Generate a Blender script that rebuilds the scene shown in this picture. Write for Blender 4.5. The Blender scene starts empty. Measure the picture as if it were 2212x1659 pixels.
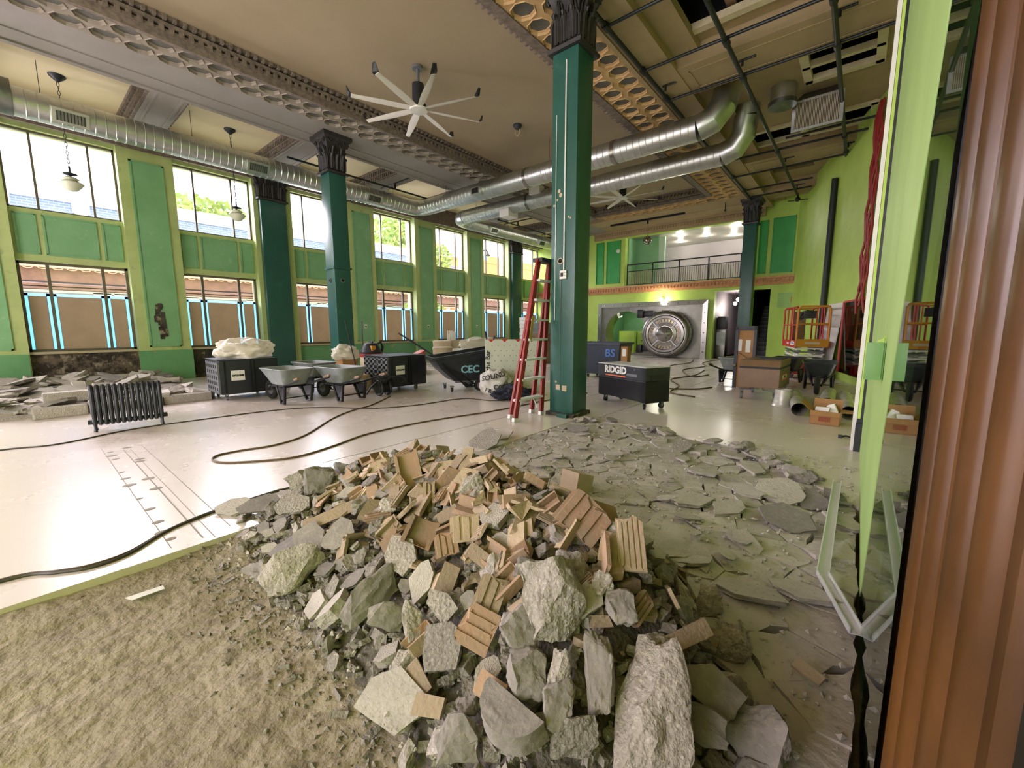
import bpy, bmesh, math, random
from mathutils import Vector as V, Matrix as Mx, noise
S = bpy.context.scene
C = S.collection
PI = math.pi
R = random.Random(11)

# ---------------------------------------------------------------- camera, sky, sun, exposure
FPX = 896.0
YAW, PIT, ROL = math.radians(39.74), math.radians(7.64), math.radians(-0.15)
cam = bpy.data.cameras.new('camera')
co = bpy.data.objects.new('camera', cam); C.objects.link(co)
cam.sensor_width = 36; cam.sensor_fit = 'HORIZONTAL'; cam.lens = FPX/2212*36
cam.clip_start = 0.02; cam.clip_end = 300
F = V((-math.sin(YAW)*math.cos(PIT), math.cos(YAW)*math.cos(PIT), -math.sin(PIT)))
r0 = V((math.cos(YAW), math.sin(YAW), 0)); u0 = r0.cross(F)
rr = math.cos(ROL)*r0+math.sin(ROL)*u0; uu = -math.sin(ROL)*r0+math.cos(ROL)*u0
mw = Mx(((rr.x, uu.x, -F.x, 0), (rr.y, uu.y, -F.y, 0), (rr.z, uu.z, -F.z, 1.42), (0, 0, 0, 1)))
co.matrix_world = mw
S.camera = co

W = bpy.data.worlds.new('sky'); S.world = W; W.use_nodes = True
nt = W.node_tree; nt.nodes.clear()
wo = nt.nodes.new('ShaderNodeOutputWorld'); bg = nt.nodes.new('ShaderNodeBackground')
tc = nt.nodes.new('ShaderNodeTexCoord'); sx = nt.nodes.new('ShaderNodeSeparateXYZ'); cr = nt.nodes.new('ShaderNodeValToRGB')
nt.links.new(tc.outputs['Generated'], sx.inputs[0]); nt.links.new(sx.outputs['Z'], cr.inputs[0])
cr.color_ramp.elements[0].position = 0.0; cr.color_ramp.elements[0].color = (.94, .87, 1, 1)
cr.color_ramp.elements[1].position = 0.7; cr.color_ramp.elements[1].color = (.98, .92, 1, 1)
nt.links.new(cr.outputs[0], bg.inputs['Color']); bg.inputs['Strength'].default_value = 3.4
nt.links.new(bg.outputs[0], wo.inputs[0])

def lamp(name, kind, loc, energy, color=(1, 1, 1), rot=None, size=1, sizey=None, **k):
    l = bpy.data.lights.new(name, kind); l.energy = energy; l.color = color
    if kind == 'AREA':
        l.size = size
        if sizey: l.shape = 'RECTANGLE'; l.size_y = sizey
    if kind in ('POINT', 'SPOT'): l.shadow_soft_size = size
    if kind == 'SUN': l.angle = size
    o = bpy.data.objects.new(name, l); C.objects.link(o); o.location = loc
    if rot is not None: o.rotation_euler = V(rot).to_track_quat('-Z', 'Y').to_euler()
    for a, b in k.items(): setattr(l, a, b)
    return o
# bright overcast sky over the street: soft light slanting in through the tall windows
lamp('sky_glow', 'SUN', (-40, 0, 40), 24.0, (1, .89, .97), rot=(1, .2, -.42), size=math.radians(70))
# added lamp outdoors, in place of daylight bounced up off the pavement
lamp('pavement_bounce_fill', 'AREA', (-19.5, 10, .3), 2600, (1, .9, .97), rot=(.75, 0, .66), size=5, sizey=26)
# area lamps in place of daylight at unseen openings behind the camera
lamp('front_daylight', 'AREA', (-4.6, -6.9, 3.1), 460, (1, .84, .97), rot=(0.1, 1, -.1), size=6.4, sizey=4.2)
lamp('side_fill', 'AREA', (-15.05, -3.2, 3.2), 800, (1, .86, .98), rot=(1, .1, -.08), size=4.5, sizey=4.5)  # added fill lamp; its left wall opening is made up too
# portals: the tall window openings
for i in range(7):
    for z0, z1 in ((2.2, 3.0), (4.25, 6.0)):
        p = lamp('window_portal', 'AREA', (-15.42, .26+3.1*i+.98, (z0+z1)/2), 1, rot=(1, 0, 0), size=z1-z0, sizey=1.95)
        p.data.cycles.is_portal = True
vs = S.view_settings
vs.view_transform = 'Standard'; vs.look = 'None'; vs.gamma = 1; vs.use_curve_mapping = False
vs.exposure = 0.3
cy = S.cycles
cy.max_bounces = 7; cy.diffuse_bounces = 4; cy.glossy_bounces = 4; cy.transmission_bounces = 4; cy.transparent_max_bounces = 12
cy.caustics_reflective = False; cy.caustics_refractive = False; cy.sample_clamp_indirect = 4
cy.use_denoising = True
cy.blur_glossy = 1.0

# ---------------------------------------------------------------- helpers
class MB:
    def __init__(s): s.v = []; s.f = []; s.m = []; s.T = Mx(); s.mi = 0
    def add(s, pts, faces):
        b = len(s.v); s.v += [s.T @ V(p) for p in pts]; s.f += [[b+i for i in f] for f in faces]; s.m += [s.mi]*len(faces); return s
    def box(s, x0, x1, y0, y1, z0, z1):
        return s.add([(x, y, z) for z in (z0, z1) for y in (y0, y1) for x in (x0, x1)],
                     [(0, 2, 3, 1), (4, 5, 7, 6), (0, 1, 5, 4), (2, 6, 7, 3), (0, 4, 6, 2), (1, 3, 7, 5)])
    def cb(s, c, d): return s.box(c[0]-d[0]/2, c[0]+d[0]/2, c[1]-d[1]/2, c[1]+d[1]/2, c[2]-d[2]/2, c[2]+d[2]/2)
    def ring(s, a, b, r, r2, n, caps=True):
        a, b = V(a), V(b); d = (b-a).normalized(); q = d.to_track_quat('Z', 'Y')
        e, g = q @ V((1, 0, 0)), q @ V((0, 1, 0))
        P = [a+(e*math.cos(t)+g*math.sin(t))*r for t in [2*PI*i/n for i in range(n)]]+[b+(e*math.cos(t)+g*math.sin(t))*r2 for t in [2*PI*i/n for i in range(n)]]
        f = [(i, (i+1) % n, n+(i+1) % n, n+i) for i in range(n)]
        if caps: f += [tuple(range(n))[::-1], tuple(range(n, 2*n))]
        return s.add(P, f)
    def cyl(s, a, b, r, r2=None, n=12, caps=True): return s.ring(a, b, r, r if r2 is None else r2, n, caps)
    def bar(s, a, b, w, h, up=(0, 0, 1)):
        a, b = V(a), V(b); d = (b-a).normalized(); x = d.cross(V(up))
        if x.length < 1e-4: x = d.cross(V((1, 0, 0)))
        x.normalize(); z = x.cross(d)
        P = [p+x*(i*w/2)+z*(j*h/2) for p in (a, b) for i, j in ((-1, -1), (1, -1), (1, 1), (-1, 1))]
        return s.add(P, [(0, 1, 2, 3), (7, 6, 5, 4), (0, 4, 5, 1), (1, 5, 6, 2), (2, 6, 7, 3), (3, 7, 4, 0)])
    def tube(s, pts, r, n=8, closed=False, caps=True):
        P = [V(p) for p in pts]; m = len(P); rings = []; up = None
        for i, p in enumerate(P):
            t = (P[(i+1) % m]-P[i-1]) if closed else (P[min(i+1, m-1)]-P[max(i-1, 0)])
            t.normalize()
            if up is None: up = t.orthogonal().normalized()
            up = (up-t*up.dot(t)).normalized(); w = t.cross(up)
            ri = r[i] if isinstance(r, (list, tuple)) else r
            rings += [p+(up*math.cos(a)+w*math.sin(a))*ri for a in [2*PI*k/n for k in range(n)]]
        f = []
        for i in range(m if closed else m-1):
            j = (i+1) % m
            f += [(i*n+k, i*n+(k+1) % n, j*n+(k+1) % n, j*n+k) for k in range(n)]
        if caps and not closed: f += [tuple(range(n))[::-1], tuple(range((m-1)*n, m*n))]
        return s.add(rings, f)
    def lathe(s, prof, n=24, c=(0, 0, 0), caps=True):
        P = [(c[0]+r*math.cos(2*PI*k/n), c[1]+r*math.sin(2*PI*k/n), c[2]+z) for r, z in prof for k in range(n)]
        m = len(prof); f = [(i*n+k, i*n+(k+1) % n, (i+1)*n+(k+1) % n, (i+1)*n+k) for i in range(m-1) for k in range(n)]
        if caps: f += [tuple(range(n))[::-1], tuple(range((m-1)*n, m*n))]
        return s.add(P, f)
    def ex(s, poly, vec):
        n = len(poly); v = V(vec); P = [V(p) for p in poly]
        return s.add(P+[p+v for p in P], [tuple(range(n))[::-1], tuple(range(n, 2*n))]+[(i, (i+1) % n, n+(i+1) % n, n+i) for i in range(n)])
    def face(s, pts): return s.add(pts, [tuple(range(len(pts)))])
    def ball(s, c, r, n=12, sz=1):
        m = n//2; P = []
        for i in range(1, m):
            a = PI*i/m
            P += [(c[0]+r*math.sin(a)*math.cos(2*PI*k/n), c[1]+r*math.sin(a)*math.sin(2*PI*k/n), c[2]+r*sz*math.cos(a)) for k in range(n)]
        k0 = len(P); P += [(c[0], c[1], c[2]+r*sz), (c[0], c[1], c[2]-r*sz)]
        f = [(i*n+k, (i+1)*n+k, (i+1)*n+(k+1) % n, i*n+(k+1) % n) for i in range(m-2) for k in range(n)]
        f += [(k0, k, (k+1) % n) for k in range(n)]+[(k0+1, (m-2)*n+(k+1) % n, (m-2)*n+k) for k in range(n)]
        return s.add(P, f)
    def mesh(s, name, mats, smooth=35, bevel=0, fix=True):
        me = bpy.data.meshes.new(name); me.from_pydata([tuple(p) for p in s.v], [], s.f)
        ms = mats if isinstance(mats, (list, tuple)) else [mats]
        for m in ms: me.materials.append(m)
        if len(ms) > 1: me.polygons.foreach_set('material_index', s.m)
        if fix or bevel:
            b = bmesh.new(); b.from_mesh(me)
            if fix: bmesh.ops.recalc_face_normals(b, faces=b.faces)
            if bevel:
                ed = [e for e in b.edges if len(e.link_faces) == 2 and e.calc_face_angle(0) > .6]
                bmesh.ops.bevel(b, geom=ed, offset=bevel, segments=2, affect='EDGES', profile=.6, clamp_overlap=True)
            b.to_mesh(me); b.free()
        if smooth:
            me.shade_smooth(); me.set_sharp_from_angle(angle=math.radians(smooth))
        return me
    def build(s, name, mats, parent=None, smooth=35, bevel=0, fix=True):
        return link(name, s.mesh(name, mats, smooth, bevel, fix), parent)

def link(name, data, parent=None):
    o = bpy.data.objects.new(name, data); C.objects.link(o)
    if parent: o.parent = parent
    return o
def tag(o, label=None, cat=None, group=None, kind=None):
    if label: o['label'] = label
    if cat: o['category'] = cat
    if group: o['group'] = group
    if kind: o['kind'] = kind
    return o
def thing(name, label, cat, loc=(0, 0, 0), rz=0, group=None, rot=None):
    o = link(name, None); o.location = loc; o.rotation_euler = rot or (0, 0, rz); o.empty_display_size = .1
    return tag(o, label, cat, group)
def struct(name, mb, m, parent=None, **k):
    o = mb.build(name, m, parent, **k)
    if not parent: o['kind'] = 'structure'
    return o
def dup(src, loc=None, rz=None, label=None, group=None, parent=None):
    c = src.copy(); C.objects.link(c)
    if parent: c.parent = parent
    if loc is not None: c.location = loc
    if rz is not None: c.rotation_euler = (0, 0, rz)
    if label: c['label'] = label
    if group: c['group'] = group
    for ch in list(src.children): dup(ch, parent=c)
    return c
def text(name, body, size, m, parent=None, loc=(0, 0, 0), rot=(0, 0, 0), ext=.002, off=0, sx=1, align='CENTER'):
    cu = bpy.data.curves.new(name, 'FONT'); cu.body = body; cu.size = size; cu.extrude = ext; cu.offset = off
    cu.align_x = align; cu.align_y = 'CENTER'; cu.materials.append(m)
    cu.resolution_u = 3
    t = bpy.data.objects.new(name, cu); me = bpy.data.meshes.new_from_object(t); bpy.data.objects.remove(t); bpy.data.curves.remove(cu)
    me.materials.clear(); me.materials.append(m)
    o = link(name, me, parent); o.location = loc; o.rotation_euler = rot; o.scale = (sx, 1, 1)
    return o
def lin(h):
    if isinstance(h, tuple): return h+(1,)
    v = [int(h[i:i+2], 16)/255 for i in (0, 2, 4)]
    return tuple(c/12.92 if c <= .04045 else ((c+.055)/1.055)**2.4 for c in v)+(1,)
MATS = {}
def mat(name, c, rough=.6, metal=0, c2=None, ns=4, lo=.38, hi=.62, det=6, bump=0, bs=40, bd=.02, rough2=None, rand=0, emis=0, pos=False, c3=None, ns3=20, lo3=.6, hi3=.7, wsp=0, spec=None, disp=0):
    m = bpy.data.materials.new(name); m.use_nodes = True; t = m.node_tree; b = t.nodes['Principled BSDF']; N = t.nodes.new; L = t.links.new
    b.inputs['Roughness'].default_value = rough; b.inputs['Metallic'].default_value = metal
    if spec is not None: b.inputs['Specular IOR Level'].default_value = spec
    src = None; tcn = N('ShaderNodeTexCoord'); out = N('ShaderNodeNewGeometry').outputs['Position'] if pos else tcn.outputs['Object']
    if rand or wsp:
        oi = N('ShaderNodeObjectInfo'); ad = N('ShaderNodeVectorMath'); ad.operation = 'ADD'
        ml = N('ShaderNodeMath'); ml.operation = 'MULTIPLY'; ml.inputs[1].default_value = 37
        L(oi.outputs['Random'], ml.inputs[0]); L(out, ad.inputs[0]); L(ml.outputs[0], ad.inputs[1]); out = ad.outputs[0]
    def nz(scale, lo_, hi_, dd=det):
        n = N('ShaderNodeTexNoise'); n.inputs['Scale'].default_value = scale; n.inputs['Detail'].default_value = dd; n.inputs['Roughness'].default_value = .62
        L(out, n.inputs['Vector']); q = N('ShaderNodeMapRange'); q.inputs[1].default_value = lo_; q.inputs[2].default_value = hi_
        L(n.outputs['Fac'], q.inputs[0]); return q.outputs[0]
    b.inputs['Base Color'].default_value = lin(c)
    if c2:
        mx = N('ShaderNodeMix'); mx.data_type = 'RGBA'; mx.inputs[6].default_value = lin(c); mx.inputs[7].default_value = lin(c2)
        fac = nz(ns, lo, hi); L(fac, mx.inputs[0]); src = mx.outputs[2]
        if rough2 is not None:
            q = N('ShaderNodeMapRange'); q.inputs[3].default_value = rough; q.inputs[4].default_value = rough2; L(fac, q.inputs[0]); L(q.outputs[0], b.inputs['Roughness'])
    if c3:
        mx = N('ShaderNodeMix'); mx.data_type = 'RGBA'; mx.inputs[7].default_value = lin(c3)
        if src: L(src, mx.inputs[6])
        else: mx.inputs[6].default_value = lin(c)
        L(nz(ns3, lo3, hi3), mx.inputs[0]); src = mx.outputs[2]
    if rand:
        hs = N('ShaderNodeHueSaturation'); q = N('ShaderNodeMapRange'); q.inputs[3].default_value = 1-rand; q.inputs[4].default_value = 1+rand
        L(oi.outputs['Random'], q.inputs[0]); L(q.outputs[0], hs.inputs['Value'])
        if src: L(src, hs.inputs['Color'])
        else: hs.inputs['Color'].default_value = lin(c)
        src = hs.outputs[0]
    if src: L(src, b.inputs['Base Color'])
    if bump:
        n = N('ShaderNodeTexNoise'); n.inputs['Scale'].default_value = bs; n.inputs['Detail'].default_value = 8; L(out, n.inputs['Vector'])
        bp = N('ShaderNodeBump'); bp.inputs['Strength'].default_value = bump; bp.inputs['Distance'].default_value = bd
        L(n.outputs['Fac'], bp.inputs['Height']); L(bp.outputs[0], b.inputs['Normal'])
    if emis:
        b.inputs['Emission Color'].default_value = lin(c); b.inputs['Emission Strength'].default_value = emis
    MATS[name] = m; return m
def glassy(name, tint, fac=None, rough=0.0, gl=(1, 1, 1, 1)):
    m = bpy.data.materials.new(name); m.use_nodes = True; t = m.node_tree; t.nodes.clear(); N = t.nodes.new; L = t.links.new
    o = N('ShaderNodeOutputMaterial'); mx = N('ShaderNodeMixShader'); tr = N('ShaderNodeBsdfTransparent'); g = N('ShaderNodeBsdfGlossy')
    tr.inputs[0].default_value = tint; g.inputs['Roughness'].default_value = rough; g.inputs[0].default_value = gl
    if fac is None:
        fr = N('ShaderNodeFresnel'); fr.inputs[0].default_value = 1.5; L(fr.outputs[0], mx.inputs[0])
    else: mx.inputs[0].default_value = fac
    L(tr.outputs[0], mx.inputs[1]); L(g.outputs[0], mx.inputs[2]); L(mx.outputs[0], o.inputs[0])
    return m
def film(name, col, op, rough=.4):
    m = bpy.data.materials.new(name); m.use_nodes = True; t = m.node_tree; b = t.nodes['Principled BSDF']; N = t.nodes.new; L = t.links.new
    b.inputs['Base Color'].default_value = lin(col); b.inputs['Roughness'].default_value = rough
    mx = N('ShaderNodeMixShader'); tr = N('ShaderNodeBsdfTransparent'); mx.inputs[0].default_value = op
    L(tr.outputs[0], mx.inputs[1]); L(b.outputs[0], mx.inputs[2]); L(mx.outputs[0], t.nodes['Material Output'].inputs[0])
    return m

# ---------------------------------------------------------------- materials
M_lime = mat('lime_paint', 'bcda66', .55, c2='b2d05c', ns=1.5, bump=.05, bs=60)
M_limeL = mat('lime_trim_paint', 'bccb8c', .5, c2='b0c080', ns=2, c3='a2b07c', ns3=6, lo3=.62, hi3=.72)
M_limeP = mat('pale_lime_paint', 'a9ca7a', .55, c2='a2c272', ns=1.5)
M_grn = mat('hazed_green_panel_paint', '86b88a', .5, c2='7eb082', ns=2, c3='92c094', ns3=5)  # panel green paled in the colour to imitate window haze
M_grnR = mat('bright_green_paint', '3aa650', .5, c2='349c4a', ns=2)
M_base = mat('green_base_paint', '6fa878', .5, c2='629a6b', ns=1.2, c3='b59a62', ns3=2.2, lo3=.66, hi3=.7)
M_teal = mat('teal_column_paint', '2a5a51', .34, c2='255148', ns=1.4, c3='38655a', ns3=3, lo3=.6, hi3=.75, bump=.06, bs=25)
M_cap = mat('dark_iron_capital', '322f2f', .5, c2='262425', ns=8, bump=.15, bs=60)
M_ceil = mat('tan_ceiling_plaster', 'a5957a', .85, c2='9b8b70', ns=.5, lo=.3, hi=.7)
M_ceilL = mat('cream_ceiling_plaster', 'ecdcb8', .85, c2='e6d5b0', ns=.6)
M_beam = mat('shaded_beam_plaster', '928c86', .8, c2='8a847e', ns=1)  # greyed in the colour for the shade on undersides facing away from the windows
M_beamR = mat('dimmed_cream_plaster', 'ad9874', .8, c2='a28d6a', ns=1)  # cream plaster darkened in the colour for the dim right bay
M_cof = mat('shaded_coffer_rim_plaster', '948a7c', .75, c2='8c8274', ns=3)  # window-side coffer rims: their shade is put into the colour
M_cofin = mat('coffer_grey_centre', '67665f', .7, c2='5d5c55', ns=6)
M_cofR = mat('coffer_rim_gold_plaster', 'c9a878', .7, c2='bf9c6b', ns=3)
M_orn = mat('shaded_ornament_plaster', '84776a', .75, c2='665b54', ns=12, bump=.2, bs=40)  # shade on frieze and cornice is mixed into this brown
M_dentil = mat('peach_ornament_plaster', 'd2a071', .65, c2='c08a5c', ns=8)
M_dark = mat('dark_void', '0d0d10', .9)
M_white = mat('white_paint', 'e6e4dc', .5)
M_frameW = mat('cream_wood_frame', 'dccfae', .6, c2='cfc09c', ns=5)
M_winf = mat('brown_window_frame', '5d5647', .45, c2='6b6350', ns=6)
M_kraft = mat('kraft_paper', 'a69780', .8, c2='9b8c76', ns=2, bump=.08, bs=8)
M_tape = mat('blue_masking_tape', '6bbcf2', .6)
M_sill = mat('pale_sill', 'b9ac8f', .7)
def backlit(m, col, f):
    t = m.node_tree; b = t.nodes['Principled BSDF']; tl = t.nodes.new('ShaderNodeBsdfTranslucent'); tl.inputs[0].default_value = lin(col); mx = t.nodes.new('ShaderNodeMixShader'); mx.inputs[0].default_value = f
    t.links.new(b.outputs[0], mx.inputs[1]); t.links.new(tl.outputs[0], mx.inputs[2]); t.links.new(mx.outputs[0], t.nodes['Material Output'].inputs[0])
backlit(M_kraft, 'bfae98', .3); backlit(M_tape, '70c0ff', .8)
M_glass = glassy('window_glass', (.96, .98, .98, 1), .05)
M_steel = mat('brushed_steel', '989691', .32, 1, c2='83817c', ns=3, lo=.3, hi=.7)
M_steelD = mat('polished_steel', '9c9a95', .24, 1)
M_brass = mat('brass_bolts', 'b59b62', .3, 1)
M_galv = mat('galvanised_duct', 'd2d5d1', .3, 1, c2='bcc0bc', ns=5, rough2=.42, lo=.3, hi=.7)
M_galvD = mat('dull_galvanised', '8d918c', .4, 1, c2='767a76', ns=4)
M_blk = mat('black_plastic', '191c22', .42, c2='22252b', ns=5)
M_blkm = mat('black_steel', '15161a', .35, .3)
M_pipe = mat('black_iron_pipe', '1d2320', .45, .2)
M_rub = mat('rubber', '1b1b1c', .75)
M_castr = mat('grey_caster', '6f7275', .4, .3)
M_red = mat('red_fibreglass', '9a2b26', .42, c2='862420', ns=4)
M_redp = mat('red_paint', 'c0261d', .4)
M_yel = mat('yellow_paint', 'c68a1e', .45, c2='b57a18', ns=5)
M_alu = mat('aluminium', 'e0e3e4', .3, .12)
M_orange = mat('orange_stripe', 'e0683a', .5)
M_paper = mat('white_paper', 'dddcd6', .7)
M_ink = mat('black_ink', '1a1a1c', .6)
M_brown = mat('brown_toolbox_paint', '7b5f40', .45, c2='70563a', ns=3)
M_card = mat('cardboard', 'a67c50', .8, c2='9a7248', ns=4)
M_wood = mat('worn_wood', '8c7256', .7, c2='6f583f', ns=6)
M_mah = mat('varnished_mahogany', '5a3a18', .32, c2='432a10', ns=2, bump=.03, bs=12)
M_irn = mat('dark_cast_iron', '1c2129', .45, c2='2b2f35', ns=5, c3='6c6c68', ns3=3, lo3=.66, hi3=.8, bump=.1, bs=60)
M_tub = mat('grey_steel_tray', '868d8b', .45, c2='747b7a', ns=3, c3='a9a79c', ns3=7, lo3=.6, hi3=.75)
M_drum = mat('tan_fibre_drum', 'c6b596', .7, c2='b9a88a', ns=3)
M_hose = mat('dark_hose', '3b382f', .5)
M_cord = mat('brown_cord', '5f4c34', .6)
M_tealp = mat('pale_teal_ink', '7fb6c6', .5)
M_blueink = mat('blue_paint_ink', '4a78c0', .6)
M_plast = film('clear_plastic', 'f2ecdc', .62, .25)
M_sheet = film('clear_sheet', 'e8ece6', .22, .15)
M_whbag = mat('woven_white_sack', 'c9c8c0', .6, c2='b3b1a8', ns=5, bump=.3, bs=6, bd=.05)
M_hoseR = mat('red_cable', '8f2420', .45)
M_lampg = mat('frosted_lamp_glass', 'd9dcc8', .4)
M_bulb = mat('lit_bulb', (1, .93, .8), .5, emis=25)
# ---------------------------------------------------------------- floor, dirt, walls
M_floor = mat('dusty_terrazzo', 'd8d0c7', .24, c2='d3c8c0', ns=.7, rough2=.3, lo=.15, hi=.85, bump=.02, bs=14, spec=.7)
M_dirt = mat('trodden_dirt', 'a59b86', .95, c2='8f8570', ns=1.3, c3='776e5d', ns3=7, lo3=.55, hi3=.72, bump=.75, bs=18, bd=.035)
M_conc = mat('broken_concrete', 'a39d94', .95, c2='8f8980', ns=9, lo=.3, hi=.7, c3='bdb7ad', ns3=70, lo3=.52, hi3=.7, bump=.9, bs=55, bd=.02, rand=.3, pos=True)
M_concD = mat('smooth_grey_concrete', '8b8680', .9, c2='7b7671', ns=8, lo=.3, hi=.7, c3='9c958a', ns3=30, lo3=.5, hi3=.8, bump=.4, bs=60, bd=.012, rand=.25, pos=True)
M_slab = mat('dusty_floor_slab', 'bbb5ac', .92, c2='aaa49b', ns=3, lo=.3, hi=.7, c3='8a847a', ns3=14, lo3=.58, hi3=.72, bump=.5, bs=22, rand=.08)
M_terr = mat('terracotta_tile', 'a7957c', .9, c2='998a74', ns=8, lo=.3, hi=.7, c3='a48875', ns3=25, lo3=.55, hi3=.75, bump=.5, bs=60, bd=.012, rand=.3, pos=True)
M_terr2 = mat('orange_terracotta', 'a4856c', .9, c2='97846e', ns=9, bump=.4, bs=60, bd=.012, rand=.25, pos=True)
M_brick = mat('exposed_old_brick', '6f6253', .9, c2='3a332d', ns=3.5, lo=.42, hi=.56, c3='9c9080', ns3=6, lo3=.55, hi3=.66, bump=.6, bs=14, bd=.04)
M_plasterdk = mat('patchy_dark_mortar', '4f4a40', .9, c2='2c2822', ns=3, c3='a59a80', ns3=4, lo3=.58, hi3=.64, bump=.4, bs=20)

fl = MB()
L_, Rr = -16, 3.2
out = [(-3.27, -7.2), (-3.27, .79), (-3.3, 5.35), (-3.36, 5.6), (-2.6, 5.72), (-1.9, 5.62), (-1.05, 5.42), (-.62, 5.02), (-.25, 4.62), (.1, 4.2), (.2, 4.18), (.2, 4.1)]
fl.ex([(L_, -7.2, -.14), (-3.27, -7.2, -.14), (-3.27, .79, -.14), (-3.3, 5.35, -.14), (-3.36, 5.6, -.14), (-3.36, 26, -.14), (L_, 26, -.14)], (0, 0, .14))
fl.ex([(x, y, -.14) for x, y in out[3:]]+[(.2, 26, -.14), (-3.36, 26, -.14)], (0, 0, .14))
struct('floor', fl, M_floor, smooth=0)
# excavated ground under the broken floor
def hn(x, y, s, o=0): return noise.noise(V((x*s+o, y*s, o)))
def dirt_z(x, y):
    z = -.125+.028*hn(x, y, 1.3)+.014*hn(x, y, 4, 5)+.009*hn(x, y, 12, 9)+.004*hn(x, y, 25, 3)
    return z+.095*max(0, min(1, (-2.5-x)/.8))
g = MB(); nx, ny = 170, 150
xs = [-3.5+4.0*i/nx for i in range(nx+1)]; ys = [-2.6+8.6*(j/ny)**1.15 for j in range(ny+1)]
g.add([(x, y, dirt_z(x, y)) for y in ys for x in xs], [(j*(nx+1)+i, j*(nx+1)+i+1, (j+1)*(nx+1)+i+1, (j+1)*(nx+1)+i) for j in range(ny) for i in range(nx)])
o = g.build('ground', M_dirt, smooth=60); o['kind'] = 'structure'

PIT = 3.1
def wy(i): return .26+PIT*i, 2.21+PIT*i
# left wall with the tall windows
wl = MB()
XW, XP = -15.15, -14.95
for i in range(-2, 7):
    a, b = wy(i)
    if i < 0:
        continue
    wl.box(-15.6, XW, a-.02, b+.02, 3.03, 4.22)          # spandrel
    wl.box(-15.6, XW, a-.02, b+.02, 0, .86)              # below sill
    wl.box(-15.6, XW, a-.02, b+.02, 6.02, 6.78)          # above
for i in range(0, 8):
    a = 2.21+PIT*(i-1); b = .26+PIT*i
    if i == 7: b = 22.2
    wl.box(-15.6, XP, a, b, 0, 6.78)                     # piers
wl.box(-15.6, XP, -2.0, -.89, 0, 6.78); wl.box(-15.6, XP, -7.2, -6.0, 0, 6.78)
wl.box(-15.6, XP, -6.0, -2.0, 0, .9); wl.box(-15.6, XP, -6.0, -2.0, 5.6, 6.78)  # unseen opening left here for the added side lamp
wall_left = struct('wall_left', wl, M_limeL, smooth=0)
fr = MB(); fr.box(XP, -14.9, -7, 22, 6.12, 6.78); fr.box(-14.93, -14.86, -7, 22, 6.06, 6.14)
fr.build('frieze', M_orn, wall_left, smooth=0)
for i in range(0, 8):
    a = 2.21+PIT*(i-1); b = .26+PIT*i; c = (a+b)/2
    if i in (2, 6): continue                             # the dark pilasters stand here
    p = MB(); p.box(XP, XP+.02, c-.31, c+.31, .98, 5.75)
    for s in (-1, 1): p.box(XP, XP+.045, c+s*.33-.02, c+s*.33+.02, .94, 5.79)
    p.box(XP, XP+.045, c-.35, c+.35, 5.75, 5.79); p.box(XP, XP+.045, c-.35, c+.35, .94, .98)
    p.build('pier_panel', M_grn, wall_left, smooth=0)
    if i > 0: q = MB(); q.box(XP, XP+.03, a-.02, b+.02, 0, .84); q.build('base_panel', M_base, wall_left, smooth=0)
q = MB(); q.box(XP, XP+.03, -.95, .24, 0, .84); q.build('base_panel', M_base, wall_left, smooth=0)
for i in range(7):
    a, b = wy(i)
    for y0, y1 in ((a+.08, a+.4), (a+.53, b-.53), (b-.4, b-.08)):
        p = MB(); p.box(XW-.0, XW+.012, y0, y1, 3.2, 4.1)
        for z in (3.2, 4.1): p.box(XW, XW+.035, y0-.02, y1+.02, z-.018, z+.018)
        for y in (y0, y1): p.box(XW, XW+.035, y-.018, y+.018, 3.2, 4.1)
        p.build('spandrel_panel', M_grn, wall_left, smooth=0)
    if i < 2:
        p = MB(); p.box(XW, XW+.03, a-.02, b+.02, 0, .84)
        # courses of bare brick standing a little proud of the mortar
        for r in range(9):
            for k in range(9):
                if R.random() < .72: y = a+.06+k*.215+(r % 2)*.1; p.box(XW, XW+.045+R.random()*.012, y, min(y+.19, b), .08+r*.08, .14+r*.08)
        p.build('bare_brick', M_brick if i == 0 else M_plasterdk, wall_left, smooth=0)
    else:
        p = MB(); p.box(XW, XW+.03, a-.02, b+.02, 0, .82); p.build('base_panel', M_base, wall_left, smooth=0)
    s = MB(); s.box(XW-.05, XW+.12, a-.03, b+.03, .83, .885); s.build('sill_board', M_sill, wall_left, smooth=0)
# electric boxes left bare on the piers
for i in (3, 4, 5):
    c = (2.21+PIT*(i-1)+.26+PIT*i)/2
    p = MB(); p.box(XP+.02, XP+.03, c-.05, c+.05, 1.42, 1.6); p.build('outlet_patch', M_white, wall_left, smooth=0)
    p = MB(); p.cyl((XP+.02, c, 1.5), (XP+.036, c, 1.5), .035); p.build('outlet_hole', M_dark, wall_left)
p = MB()
for k in range(26):
    z = 1.1+R.random()*1.0; w = .12*(1-abs(z-1.55)/.75); y = 2.735+R.uniform(-w, w); s = .05+R.random()*.06
    p.cb((XP+.025+R.random()*.012, y, z), (.012, s, s*1.6))
p.build('bare_plaster_scar', M_plasterdk, wall_left, smooth=0)
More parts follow.
